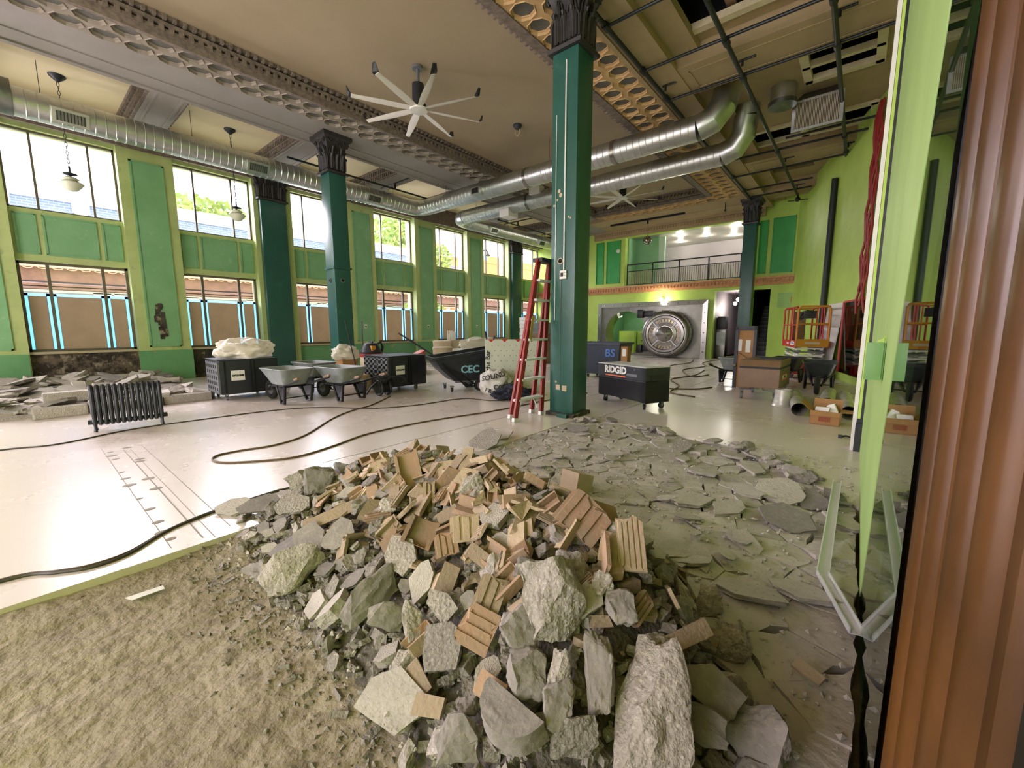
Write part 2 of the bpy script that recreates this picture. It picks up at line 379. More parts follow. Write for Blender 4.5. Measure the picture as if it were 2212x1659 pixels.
# windows
for i in range(7):
    a, b = wy(i); w = link('window_%d' % (i+1), None); w.location = (-15.3, a, 0); w['kind'] = 'structure'
    m1, m2 = .5, 1.46
    for z0, z1, nm, fm in ((4.22, 6.02, 'upper_frame', M_winf), (.88, 3.03, 'lower_frame', M_winf)):
        f = MB(); t = .045 if z0 > 4 else .06
        f.box(-.04, .05, 0, t, z0, z1); f.box(-.04, .05, 1.95-t, 1.95, z0, z1); f.box(-.04, .05, 0, 1.95, z0, z0+t); f.box(-.04, .05, 0, 1.95, z1-t, z1)
        f.build(nm, fm, w, smooth=0)
        for y in (m1, m2):
            f = MB(); h = .022 if z0 > 4 else .03; f.box(-.035, .045, y-h, y+h, z0, z1); f.build('mullion', fm, w, smooth=0)
        for y0, y1 in ((t, m1), (m1, m2), (m2, 1.95-t)):
            f = MB(); f.box(-.006, 0, y0, y1, z0+t, z1-t); f.build('glass_pane', M_glass, w, smooth=0)
    # kraft paper taped over the lower panes
    for (y0, y1, nm) in ((.07, .465, 'narrow near'), (.535, 1.425, 'wide middle'), (1.495, 1.88, 'narrow far')):
        od = ['first', 'second', 'third', 'fourth', 'fifth', 'sixth', 'seventh'][i]
        pp = thing('kraft_paper', '%s brown kraft paper edged in blue tape on the %s tall window' % (nm, od), 'paper', (-15.29, a, 0), group='kraft papers on the windows')
        q = MB(); q.box(0, .006, y0+.045, y1-.045, .93, 2.225); q.build('sheet', M_kraft, pp, smooth=0)
        q = MB()
        def stp(ya, za, yb, zb, wd):
            q.add([(.008, ya-wd, za), (.008, ya+wd, za), (.008, yb+wd, zb), (.008, yb-wd, zb)] if abs(ya-yb) < .2 else [(.008, ya, za-wd), (.008, yb, zb-wd), (.008, yb, zb+wd), (.008, ya, za+wd)], [(0, 1, 2, 3)])
        stp(y0+.018, .93, y0+.016, 2.29, .034); stp(y1-.018, .93, y1-.018, 2.29, .034); stp(y0-.015, 2.255, y1+.015, 2.255, .033)
        q.build('blue_tape', M_tape, pp, smooth=0)

# front (street) wall behind the camera and far right enclosure
wf = MB()
wf.box(-15.6, 3.2, -7.4, -7.1, 5.5, 6.9); wf.box(-15.6, 3.2, -7.4, -7.1, -.2, .7)
for x0, x1 in ((-15.6, -8.2), (-4.7, -4.5), (-1.0, 3.2)): wf.box(x0, x1, -7.4, -7.1, .6, 5.6)
struct('wall_front', wf, M_limeL, smooth=0)

# ---------------------------------------------------------------- ceiling
ZC, ZB = 6.75, 6.4
ce = MB()
ce.box(-9.75, -4.85, -7.2, 17.6, ZC, ZC+.1)
ceiling = struct('ceiling', ce, M_ceil, smooth=0)
cl = MB(); cl.box(-15.6, -11.8, -7.2, 22, ZC, ZC+.1); cl.build('ceiling_panel', M_ceilL, ceiling, smooth=0)
# big beams on the column lines
b = MB(); b.box(-11.82, -10.5, -7.2, 21, ZB, ZC+.1); b.box(-11.86, -11.74, -7.2, 21, ZB-.03, ZB+.06); b.box(-11.34, -11.28, -7.2, 21, ZB-.02, ZB); struct('beam', b, M_beam, smooth=0)
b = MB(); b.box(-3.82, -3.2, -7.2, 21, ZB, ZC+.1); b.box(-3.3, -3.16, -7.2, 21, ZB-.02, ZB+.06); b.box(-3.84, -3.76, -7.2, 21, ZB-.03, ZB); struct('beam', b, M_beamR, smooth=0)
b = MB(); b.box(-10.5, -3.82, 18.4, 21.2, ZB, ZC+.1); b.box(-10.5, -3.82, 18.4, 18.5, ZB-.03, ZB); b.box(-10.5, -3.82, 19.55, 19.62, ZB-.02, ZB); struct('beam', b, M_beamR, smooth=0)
def coffers(x0, x1, y0, y1, mats, nm, along='y'):
    m = MB(); n2 = 2
    def cell(cx, cy, hx, hy):
        z = ZB; K = [(math.cos(k*PI/4), math.sin(k*PI/4)) for k in range(8)]
        sq = [(1, 0), (1, 1), (0, 1), (-1, 1), (-1, 0), (-1, -1), (0, -1), (1, -1)]
        def ringp(s, z): return [(cx+hx*c*s, cy+hy*d*s, z) for c, d in K]
        o_ = [(cx+hx*c, cy+hy*d, z) for c, d in sq]
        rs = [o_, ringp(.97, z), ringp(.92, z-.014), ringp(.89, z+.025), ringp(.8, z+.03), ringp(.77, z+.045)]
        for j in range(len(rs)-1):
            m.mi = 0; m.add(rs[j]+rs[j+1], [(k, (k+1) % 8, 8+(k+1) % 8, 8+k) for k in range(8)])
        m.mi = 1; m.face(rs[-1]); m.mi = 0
    def dia(cx, cy, s): m.add([(cx-s, cy, ZB-.006), (cx, cy-s, ZB-.006), (cx+s, cy, ZB-.006), (cx, cy+s, ZB-.006)], [(0, 1, 2, 3)])
    p = .445
    if along == 'y':
        w = (x1-x0)/2
        for r in range(2):
            y = y0+(r*.5)*p
            while y+p <= y1+.3:
                cell(x0+w*(r+.5), y+p/2, w/2, p/2); y += p
    else:
        w = (y1-y0)/2
        for r in range(2):
            x = x0+(r*.5)*p
            while x+p <= x1+.01:
                cell(x+p/2, y0+w*(r+.5), p/2, w/2); x += p
    o = m.build(nm, mats, ceiling, smooth=30, fix=False)
    return o
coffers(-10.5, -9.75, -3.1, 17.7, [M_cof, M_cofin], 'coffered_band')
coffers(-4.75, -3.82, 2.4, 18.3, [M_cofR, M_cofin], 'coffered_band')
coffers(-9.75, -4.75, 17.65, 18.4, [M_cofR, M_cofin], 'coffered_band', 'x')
for x0, x1, y0, y1, mm in ((-10.55, -9.72, -7.2, 18.4, M_beam), (-4.8, -3.8, -7.2, 18.4, M_cofR), (-10, -4.5, 17.6, 18.45, M_cofR)):
    k = MB(); k.box(x0, x1, y0, y1, ZB+.1, ZC+.1); k.build('band_backing', mm, ceiling, smooth=0)
# stepped cornice with egg and dart between coffers and flat ceiling
k = MB()
k.box(-9.77, -9.68, -7.2, 17.6, ZB-.02, ZB+.1); k.box(-9.75, -9.64, -7.2, 17.6, ZB+.1, ZB+.16); k.box(-9.72, -9.6, -7.2, 17.6, ZB+.2, ZB+.25); k.box(-9.7, -9.56, -7.2, 17.6, ZB+.3, ZC)
k.box(-10, -4.8, 17.55, 17.64, ZB-.02, ZB+.1); k.box(-10, -4.8, 17.5, 17.6, ZB+.12, ZB+.18); k.box(-10, -4.8, 17.42, 17.6, ZB+.27, ZC)
k.box(-4.9, -4.72, -7.2, 17.6, ZB-.03, ZB+.05); k.box(-4.96, -4.86, -7.2, 17.6, ZB+.05, ZC)
y = -3
while y < 17.4:
    k.box(-9.72, -9.62, y, y+.07, ZB+.11, ZB+.2); k.box(-9.62, -9.53, y+.05, y+.1, ZB+.27, ZB+.33); k.box(-4.99, -4.9, y, y+.05, ZB-.005, ZB+.05); y += .14
x = -9.7
while x < -4.9: k.box(x, x+.07, 17.52, 17.6, ZB+.11, ZB+.2); k.box(x+.05, x+.1, 17.4, 17.5, ZB+.2, ZB+.27); x += .14
k.build('cornice', M_orn, ceiling, smooth=0)
# cross beams of the window bay
for i in range(0, 8):
    c = 2.735+PIT*(i-1)
    b = MB(); b.box(-15.4, -11.8, c-.3, c+.34, ZB, ZC+.05); b.box(-15.4, -11.8, c-.22, c-.18, ZB-.015, ZB); b.box(-15.4, -11.8, c+.22, c+.27, ZB-.015, ZB)
    o = struct('beam', b, M_beam, smooth=0)
    q = MB(); q.box(-15.4, -11.8, c-.36, c-.3, ZB+.02, ZB+.12); q.box(-15.4, -11.8, c-.42, c-.36, ZB+.14, ZB+.25); q.box(-15.4, -11.8, c-.46, c-.4, ZB+.27, ZC)
    x = -15.0
    while x < -11.9: q.box(x, x+.06, c-.4, c-.34, ZB+.05, ZB+.14); q.box(x, x+.05, c-.46, c-.41, ZB+.17, ZB+.27); q.box(x, x+.06, c+.34, c+.37, ZB-.005, ZB+.05); x += .11
    q.build('beam_moulding', M_orn, o, smooth=0)
# right bay: flat ceiling with skylight holes and cream cross beams
RB = MB(); x0, x1 = -3.2, 2.6
holes = [(-3.0, -.35, 6.3, 8.5), (-1.35, -.06, 10.35, 11.75), (-2.95, -.1, 13.65, 14.75), (-2.9, -1.6, 16.8, 17.6)]
yy = -7.2
for hx0, hx1, hy0, hy1 in holes:
    RB.box(x0, x1, yy, hy0, ZC, ZC+.1); RB.box(x0, hx0, hy0, hy1, ZC, ZC+.1); RB.box(hx1, x1, hy0, hy1, ZC, ZC+.1); yy = hy1
RB.box(x0, x1, yy, 21, ZC, ZC+.1)
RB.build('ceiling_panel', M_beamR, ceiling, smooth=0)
for k_, (hx0, hx1, hy0, hy1) in enumerate(holes):
    f = MB(); t = .13; z0, z1 = ZC-.06, ZC+.06
    if k_ < 3:
        f.box(hx0-.02, hx0+t, hy0, hy1, z0, z1); f.box(hx1-t, hx1+.02, hy0, hy1, z0, z1); f.box(hx0, hx1, hy0-.02, hy0+t, z0, z1); f.box(hx0, hx1, hy1-t, hy1+.02, z0, z1)
        if k_ == 2: f.box(-1.68, -1.5, hy0, hy1, z0, z1)
        if k_ == 1: f.box(hx0, hx1, 11.0, 11.1, z0, z1)
        f.build('opening_frame', M_frameW, ceiling, smooth=0)
    d = MB(); d.box(hx0-.5, hx1+.5, hy0-.5, hy1+.5, ZC+1.2, ZC+1.3)
    d.box(hx0-.5, hx0-.4, hy0-.5, hy1+.5, ZC+.1, ZC+1.2); d.box(hx1+.4, hx1+.5, hy0-.5, hy1+.5, ZC+.1, ZC+1.2); d.box(hx0-.5, hx1+.5, hy0-.5, hy0-.4, ZC+.1, ZC+1.2); d.box(hx0-.5, hx1+.5, hy1+.4, hy1+.5, ZC+.1, ZC+1.2)
    d.build('opening_shaft', M_dark, ceiling, smooth=0)
f = MB(); f.box(-2.2, -2.05, 6.4, 8.45, ZC+.1, ZC+.5); f.box(-2.0, -.4, 7.2, 7.3, ZC+.3, ZC+.55); f.build('exposed_joist', M_wood, ceiling, smooth=0)
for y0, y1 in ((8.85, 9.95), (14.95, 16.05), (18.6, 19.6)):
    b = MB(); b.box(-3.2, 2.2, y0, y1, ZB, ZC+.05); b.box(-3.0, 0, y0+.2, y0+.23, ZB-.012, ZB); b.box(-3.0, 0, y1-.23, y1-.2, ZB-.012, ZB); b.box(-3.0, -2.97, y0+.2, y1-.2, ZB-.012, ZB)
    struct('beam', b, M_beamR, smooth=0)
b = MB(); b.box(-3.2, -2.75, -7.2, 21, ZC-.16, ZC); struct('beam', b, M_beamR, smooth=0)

# ---------------------------------------------------------------- columns
def capital(mb, x0, x1, y0, y1, z0, z1):
    cx, cy = (x0+x1)/2, (y0+y1)/2; hx, hy = (x1-x0)/2, (y1-y0)/2; H = z1-z0
    def sq(e, z): return [(cx-hx-e, cy-hy-e, z), (cx+hx+e, cy-hy-e, z), (cx+hx+e, cy+hy+e, z), (cx-hx-e, cy+hy+e, z)]
    lv = [(0, 0), (.06, .0), (.07, .05), (.01, .08), (.0, .1), (.0, .62*H), (.04, .74*H), (.09, .84*H), (.15, .9*H), (.16, H)]
    rs = [sq(e, z0+z) for e, z in lv]
    P = [p for r_ in rs for p in r_]
    mb.add(P, [(4*i+k, 4*i+(k+1) % 4, 4*i+4+(k+1) % 4, 4*i+4+k) for i in range(len(rs)-1) for k in range(4)]+[tuple(range(4*len(rs)-4, 4*len(rs)))])
    for nx_, ny_ in ((0, -1), (1, 0), (0, 1), (-1, 0)):
        tx, ty = -ny_, nx_; hw = hx if nx_ == 0 else hy; hd = hy if nx_ == 0 else hx
        def P3(u, e, z): return (cx+tx*u+nx_*(hd+e), cy+ty*u+ny_*(hd+e), z0+z)
        for row, (cnt, zb, zt, wd) in enumerate(((3, .1, .5*H, .17), (2, .12, .68*H, .15))):
            for j in range(cnt):
                u = (j-(cnt-1)/2)*2*hw/cnt*.98
                # acanthus leaf: a raised outline that curls over at the tip
                w = wd/2*hw/.22
                pts = [P3(u-w, .012, zb), P3(u-w, .02, zt*.75), P3(u-w*.6, .03, zt*.95), P3(u, .05, zt), P3(u+w*.6, .03, zt*.95), P3(u+w, .02, zt*.75), P3(u+w, .012, zb)]
                mb.tube(pts, .014, 5)
                mb.tube([P3(u, .012, zb), P3(u, .03, zt*.8), P3(u, .07, zt), P3(u, .1, zt-.02), P3(u, .085, zt-.06)], [.03, .035, .03, .022, .012], 6)
        for sgn in (-1, 1):
            c_ = P3(sgn*hw*.9, .1, .8*H)
            sp = [P3(sgn*(hw*.9+(.07-.006*k)*math.cos(k*.7)), .1, .8*H+(.07-.006*k)*math.sin(k*.7)) for k in range(10)]
            mb.tube(sp, .016, 5)
        mb.ball(P3(0, .1, .88*H), .045, 8)
        mb.tube([P3(-hw*.5, .05, .62*H), P3(-hw*.2, .08, .8*H), P3(0, .09, .74*H), P3(hw*.2, .08, .8*H), P3(hw*.5, .05, .62*H)], .012, 5)
def column(lbl, x0, x1, y0, y1, z1=5.45, mats=(M_teal, M_cap), base=True):
    t = thing('column', lbl, 'column', ((x0+x1)/2, (y0+y1)/2, 0)); t['kind'] = 'thing'
    ox, oy = t.location.x, t.location.y; x0 -= ox; x1 -= ox; y0 -= oy; y1 -= oy
    m = MB(); m.box(x0, x1, y0, y1, 0, z1); m.build('shaft', mats[0], t, bevel=.012)
    m = MB(); capital(m, x0, x1, y0, y1, z1, ZB); m.build('capital', mats[1], t, smooth=40)
    if base: m = MB(); m.box(x0-.05, x1+.05, y0-.05, y1+.05, -.12 if x0 else 0, .06); m.build('base', M_plasterdk, t, smooth=0, bevel=.01)
    return t
c1 = column('tall dark teal square column beside the rubble heap, white thermostat on it', -3.86, -3.42, 5.62, 6.06)
c2 = column('dark teal square column behind the three grey wheelbarrows', -11.36, -10.9, 5.72, 6.18)
m = MB(); m.box(-.26, .26, -.26, .26, 3.02, 3.07); m.build('collar', M_teal, c2, smooth=0)
for px, py, nx_ in ((-.02, -.232, 0), (.232, -.02, 1)):
    m = MB(); a = V((px, py, 2.72)); d = V((1, 0, 0)) if nx_ else V((0, -1, 0))
    m.cyl(a, a+d*.02, .06, n=16); m.build('pipe_rim', M_castr, c2); m = MB(); m.cyl(a, a+d*.024, .042, n=16); m.build('pipe_hole', M_dark, c2)
column('dark teal square column far off in front of the vault wall', -3.86, -3.42, 19.0, 19.45)
column('dark teal flat pilaster between the second and third tall windows', -14.93, -14.74, 5.43, 6.2)
column('dark teal flat pilaster between the sixth and seventh tall windows', -14.93, -14.74, 5.43+12.4, 6.2+12.4)
p_ = MB(); p_.box(-.25, .25, -.25, .25, 0, 6.4)
# details on the near column: conduits, thermostat, patches, loose base block
X0, Y0 = -.22, -.22
m = MB(); m.tube([(.03, Y0-.012, 5.3), (.03, Y0-.012, 2.32)], .012, 8); m.build('conduit', M_alu, c1)
m = MB(); m.tube([(-.135, Y0-.006, 4.6), (-.135, Y0-.006, 1.55)], .006, 6); m.build('wire', M_alu, c1)
m = MB(); m.tube([(-.02, Y0-.006, 2.2), (-.03, Y0-.006, 1.1), (-.03, Y0-.004, .55)], .004, 6); m.build('wire', M_castr, c1)
th = MB(); th.box(-.035, .085, Y0-.035, Y0, 2.18, 2.31); tb = th.build('thermostat', M_white, c1, bevel=.008)
m = MB(); m.box(-.015, .035, Y0-.038, Y0-.034, 2.215, 2.275); m.build('screen', M_ink, tb, smooth=0)
m = MB()
for zz in (2.22, 2.245, 2.27): m.box(.05, .07, Y0-.038, Y0-.034, zz, zz+.012)
m.build('buttons', M_castr, tb, smooth=0)
m = MB(); m.cyl((-.045, Y0-.003, 2.46), (-.045, Y0+.004, 2.46), .05, n=18); m.build('patch', M_sill, c1)
m = MB(); m.cyl((-.045, Y0-.005, 2.46), (-.045, Y0+.004, 2.46), .036, n=18); m.build('drilled_hole', M_dark, c1)
for x, z, w, h in ((-.06, .47, .075, .085), (.06, .46, .085, .09)):
    m = MB(); m.box(x-w/2, x+w/2, Y0-.004, Y0+.002, z-h/2, z+h/2); m.build('patch', M_sill, c1, smooth=0)
for x, z, r_ in ((-.08, 3.5, .035), (-.11, 3.38, .02), (.1, 3.1, .02), (-.17, 3.3, .022), (.13, 3.08, .016), (-.1, .56, .02), (-.05, 3.44, .03)):
    m = MB(); m.ex([(x+r_*(.6+.5*R.random())*math.cos(k*PI/4), Y0-.003, z+r_*(.6+.6*R.random())*math.sin(k*PI/4)) for k in range(8)], (0, .003, 0)); m.build('paint_chip', M_sill, c1, smooth=0)
m = MB(); m.box(.0, .18, Y0-.13, Y0-.05, -.04, .06); m.build('loose_block', M_teal, c1, smooth=0, bevel=.01)
p = thing('door_post', 'dark green post at the edge of the rubble strip, only its side showing', 'post', (-10.9, -.48, 0))
m = MB(); m.box(-.3, .3, -.2, .2, 0, 6.4); m.build('shaft', M_teal, p, smooth=0); m = MB(); m.box(-.33, .33, -.16, .215, 0, 2.6); m.build('edge_trim', M_limeL, p, smooth=0)
# ---------------------------------------------------------------- far wall, vault, balcony
D = 20.8
wfar = MB()
def wb(x0, x1, z0, z1): wfar.box(x0, x1, D, D+.3, z0, z1)
wb(-15.6, -11.03, 0, 3.3); wb(-11.03, -5.47, 2.71, 3.3); wb(-5.47, -5.23, 0, 3.3); wb(-5.23, -4.0, 3.08, 3.3); wb(-4.0, -3.69, 0, 3.3); wb(-3.69, -3.03, 3.05, 3.3); wb(-3.03, -1.6, 0, 3.3)
wb(-15.6, -9.65, 3.3, 6.5); wb(-9.65, -3.72, 3.3, 3.6); wb(-9.65, -3.72, 6.02, 6.5); wb(-3.72, -1.6, 3.3, 6.8)
wall_far = struct('wall_far', wfar, M_lime, smooth=0)
q = MB(); q.box(-11.4, -3.4, D-.12, D-.02, 6.05, 6.45); q.box(-11.4, -3.4, D-.2, D-.02, 6.3, 6.42)
x = -11.3
while x < -3.5: q.box(x, x+.07, D-.17, D-.1, 6.18, 6.28); x += .13
q.build('frieze', M_beamR, wall_far, smooth=0)
for x0, x1, z0, z1 in ((-11.3, -10.85, 3.77, 5.94), (-10.69, -9.9, 3.77, 5.93), (-3.6, -3.28, 3.71, 5.88), (-3.12, -2.33, 3.7, 5.92)):
    p = MB(); p.box(x0, x1, D-.015, D, z0, z1); t = .035
    p.box(x0, x1, D-.04, D, z0, z0+t); p.box(x0, x1, D-.04, D, z1-t, z1); p.box(x0, x0+t, D-.04, D, z0, z1); p.box(x1-t, x1, D-.04, D, z0, z1)
    p.build('wall_panel', M_grnR, wall_far, smooth=0)
for i, (x0, x1) in enumerate(((-15.5, -3.4), (-3.4, -2.06))):
    q = MB(); q.box(x0, x1, D-.1, D, 3.22, 3.3); q.box(x0, x1, D-.16, D, 3.3, 3.48); q.box(x0, x1, D-.24, D, 3.48, 3.56)
    x = x0+.02
    while x < x1-.1:
        q.box(x, x+.09, D-.21, D-.15, 3.33, 3.46); q.ball((x+.045, D-.2, 3.37), .035, 6); x += .15
    q.build('dentil_cornice', M_dentil, wall_far, smooth=0)
# balcony room behind the opening
M_silv = mat('silver_grey_wall', 'b9b2a6', .35, .5, c2='9c968c', ns=1.2)
M_mauve = mat('mauve_grey_wall', '8f8588', .6, c2='7f767a', ns=1)
bal = MB(); bal.box(-10.4, -3.3, D+.3, D+4.6, 3.3, 3.58); bal.box(-10.4, -3.3, D+4.4, D+4.6, 3.5, 6.3); bal.box(-3.4, -3.2, D+.3, D+4.6, 3.5, 6.3)
o = struct('wall_balcony', bal, M_mauve, smooth=0)
q = MB(); q.box(-10.4, -3.3, D+.3, D+4.6, 6.08, 6.2); q.build('ceiling_panel', M_silv, o, smooth=0)
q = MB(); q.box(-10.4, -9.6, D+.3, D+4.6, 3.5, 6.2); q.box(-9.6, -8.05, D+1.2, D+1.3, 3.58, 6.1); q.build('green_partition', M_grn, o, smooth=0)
for x, y, z in ((-7.4, 22.2, 6.07), (-4.7, 21.9, 6.07), (-7.9, 23.9, 6.07), (-5.3, 24.0, 6.07), (-6.4, 23.2, 6.07)):
    l = thing('downlight', 'lit round downlight in the balcony room ceiling', 'lamp', (x, y, z), group='balcony downlights')
    m = MB(); m.cyl((0, 0, -.01), (0, 0, -.0), .1, n=16); m.build('rim', M_white, l); m = MB(); m.cyl((0, 0, -.016), (0, 0, -.01), .08, n=16); m.build('lit_disc', M_bulb, l)
    lamp('downlight_glow', 'POINT', (x, y, z-.12), 75, (1, .93, .8), size=.08)
q = MB(); q.ex([(-8.0, D+.35, 3.62), (-3.72, D+.35, 3.62), (-3.72, D+.35, 6.0), (-8.05, D+.35, 6.0)], (0, .004, 0))
tag(q.build('plastic_curtain', M_sheet, smooth=0), 'large clear plastic sheet hung across the balcony opening', 'plastic sheet')
q = MB(); n = 60
pts = [(-8.1+4.4*i/n, D+.24+.03*math.sin(i*1.3)+.02*math.sin(i*2.9), 0) for i in range(n+1)]
q.add([(x, y, 3.6) for x, y, z in pts]+[(x, y-.02, 4.28+.02*math.sin(i)) for i, (x, y, z) in enumerate(pts)], [(i, i+1, n+2+i, n+1+i) for i in range(n)])
tag(q.build('white_tarpaulin', M_plast, fix=False), 'bright white plastic drape hung low behind the balcony railing', 'tarpaulin')
rl = thing('balcony_railing', 'black metal railing with thin balusters along the balcony edge', 'railing', (-9.55, D+.08, 3.58))
Lr = 5.78
for z, h, nm in ((1.07, .05, 'top_rail'), (.74, .035, 'middle_rail'), (.06, .03, 'bottom_rail')):
    m = MB(); m.box(0, Lr, -.025, .025, z-h/2, z+h/2); m.build(nm, M_blkm, rl, smooth=0)
for x in (.02, 1.35, 2.65, 3.97, 5.3):
    m = MB(); m.box(x-.025, x+.025, -.025, .025, -.02, 1.07); m.build('post', M_blkm, rl, smooth=0)
bm = MB(); bm.box(-.008, .008, -.008, .008, .06, .74); me = bm.mesh('baluster', M_dentil, smooth=0); me2 = bm.mesh('baluster', M_blkm, smooth=0)
for k in range(58):
    o = link('baluster', me if k < 14 else me2, rl); o.location = (.1+k*.098, 0, 0)
m = MB(); m.ball((0, 0, 0), .2, 20)
M_mir = mat('mirror_facets', 'd8d8d4', .12, 1, c2='6a6c6a', ns=14, lo=.45, hi=.55)
dk = thing('mirror_ball', 'silver mirror ball hanging at the edge of the balcony opening', 'mirror ball', (-8.25, 20.2, 5.62))
m = MB(); m.ball((0, 0, 0), .21, 20); m.build('ball', M_mir, dk, smooth=0); m = MB(); m.cyl((0, 0, .2), (0, 0, .75), .006, n=6); m.build('wire', M_ink, dk)
# vault front: steel plate with a round doorway
def holed(mb, x0, x1, z0, z1, cx, cz, r, y, n=56, depth=.25):
    A = []
    ang = sorted([2*PI*k/n for k in range(n)]+[math.atan2(zz-cz, xx-cx) % (2*PI) for xx in (x0, x1) for zz in (z0, z1)])
    inn, outp = [], []
    for a in ang:
        c, s = math.cos(a), math.sin(a); inn.append((cx+r*c, y, cz+r*s))
        t = min([(x1-cx)/c if c > 1e-9 else 1e9, (x0-cx)/c if c < -1e-9 else 1e9, (z1-cz)/s if s > 1e-9 else 1e9, (z0-cz)/s if s < -1e-9 else 1e9])
        outp.append((cx+t*c, y, cz+t*s))
    k = len(ang); back = [(p[0], y+depth, p[2]) for p in inn]
    mb.add(inn+outp+back, [(i, (i+1) % k, k+(i+1) % k, k+i) for i in range(k)]+[(i, 2*k+i, 2*k+(i+1) % k, (i+1) % k) for i in range(k)])
vf = thing('bank_vault', 'polished steel bank vault front with a round doorway', 'vault', (-8.25, D-.06, 0))
m = MB(); holed(m, -2.78, 2.78, 0, 2.71, -1.23, 1.16, 1.13, 0, depth=.9); m.build('plate', M_steel, vf, fix=False, smooth=20)
m = MB(); t = .22
m.ex([(-2.8, 0, 2.72), (2.8, 0, 2.72), (2.8-t, -.02, 2.72-t), (-2.8+t, -.02, 2.72-t)], (0, -.09, 0)); m.ex([(-2.8, 0, 0), (-2.8, 0, 2.72), (-2.8+t, -.02, 2.72-t), (-2.8+t, -.02, 0)], (0, -.09, 0)); m.ex([(2.8, 0, 0), (2.8, 0, 2.72), (2.8-t, -.02, 2.72-t), (2.8-t, -.02, 0)], (0, -.09, 0))
fr_ = m.build('frame', M_steelD, vf, smooth=0)
m = MB()
for k in range(11): m.ball((-2.4+k*.48, -.11, 2.6), .028, 8)
for k in range(5): m.ball((-2.68, -.11, .3+k*.45), .028, 8); m.ball((2.68, -.11, .3+k*.45), .028, 8)
for k in range(40):
    a = 2*PI*k/40; m.ball((-1.23+1.2*math.cos(a), -.005, 1.16+1.2*math.sin(a)), .016, 6) if 1.16+1.2*math.sin(a) > .05 else None
m.build('rivets', M_steelD, vf)
m = MB(); m.lathe([(1.13, 0), (1.13, .5), (1.05, .55)], 48, caps=False)
ch = MB(); ch.box(-2.9, 2.9, 3.2, 3.3, 0, 2.8); ch.box(-2.9, 2.9, .9, 3.3, 2.7, 2.8); ch.box(-2.9, -2.8, .9, 3.3, 0, 2.8); ch.box(.5, .6, .9, 3.3, 0, 2.8); ch.box(-2.9, 2.9, .9, 3.3, -.05, .01)
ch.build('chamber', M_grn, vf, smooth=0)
for xx, yy_, w, d, h in ((-1.75, 1.6, .9, .5, 1.25), (-.85, 1.9, .8, .5, 1.25), (-.2, 1.4, .9, .6, .62)):
    g_ = MB(); g_.box(xx-w/2, xx+w/2, yy_-d/2, yy_+d/2, 0, h); g_.build('green_counter', M_lime, vf, smooth=0)
g_ = MB(); g_.box(-.95, -.2, 3.0, 3.1, 1.0, 2.1); g_.build('pin_board', M_card, vf, smooth=0)
for x, z in ((-.86, 1.9), (-.72, 1.45), (-.6, 1.8), (-.42, 1.65), (-.34, 1.9), (-.5, 1.3)):
    g_ = MB(); g_.box(x-.06, x+.06, 2.97, 3.0, z-.1, z+.1); g_.build('pinned_card', M_paper, vf, smooth=0)
# the round door, swung open against the plate
vd = thing('vault_door', 'massive round steel vault door with ring of bolts, standing open', 'vault door', (-7.12, D-.85, 1.13), rz=math.radians(9))
def ringl(prof, n=56):  # lathe about the door axis (local -y is the face)
    mm = MB(); mm.T = Mx.Rotation(PI/2, 4, 'X'); mm.lathe(prof, n); return mm
ringl([(1.12, -.62), (1.12, -.2), (1.06, -.18), (1.06, .02), (1.0, .06), (.9, .06), (.88, .02)]).build('door_body', M_steel, vd)
ringl([(.88, .02), (.86, .09), (.76, .1), (.74, .02)]).build('outer_ring', M_steelD, vd)
ringl([(.73, -.02), (.73, .0), (.55, .0), (.55, -.02)]).build('bolt_channel', M_blkm, vd)
ringl([(.56, .0), (.54, .1), (.42, .12), (.4, .1)]).build('inner_ring', M_steelD, vd)
ringl([(.38, .0), (.37, .16), (.3, .2), (.05, .2), (.01, .22)]).build('hub', M_steelD, vd)
bo = MB(); bo.cyl((0, .0, -.06), (0, .0, .06), .032, n=10); bme = bo.mesh('bolt', M_brass)
for k in range(28):
    a = 2*PI*(k+.5)/28; o = link('bolt', bme, vd); o.location = (.645*math.cos(a), -.05, .645*math.sin(a)); o.rotation_euler = (0, -a+PI/2, 0)
for k in range(4):
    a = PI/4+k*PI/2; m = MB(); m.bar((.4*math.cos(a), -.1, .4*math.sin(a)), (.78*math.cos(a), -.1, .78*math.sin(a)), .04, .06, (0, 1, 0)); m.build('spoke', M_alu, vd, smooth=0)
st = MB(); st.cyl((0, 0, 0), (0, 0, .07), .02, n=8); sme = st.mesh('stud', M_steelD)
for k in range(22):
    a = 2*PI*k/22; o = link('stud', sme, vd); o.location = (1.1*math.cos(a), .08, 1.1*math.sin(a)); o.rotation_euler = (0, PI/2-a, 0)
m = MB()
for x, z in ((.14, .1), (.2, -.05), (.12, -.18), (.24, .12)): m.cyl((x, -.2, z), (x, -.24, z), .04, n=10)
m.build('gauges', M_blkm, vd)
for z in (.98, -.72):
    m = MB(); m.box(-1.28, -.62, .1, .34, z-.14, z+.14); m.box(-1.3, -1.05, -.1, .36, z-.2, z+.2); m.build('hinge', M_blkm, vd, bevel=.02)
sp_ = thing('flood_lamp', 'small lit flood lamp above the vault front', 'lamp', (-7.57, D-.18, 2.84))
m = MB(); m.box(-.05, .05, 0, .18, -.03, .03); m.build('bracket', M_blkm, sp_, smooth=0); m = MB(); m.ball((0, -.03, 0), .06, 12); m.build('bulb', M_bulb, sp_)
lamp('flood_lamp_glow', 'POINT', (-7.57, D-.4, 2.75), 55, (1, .93, .75), size=.07)
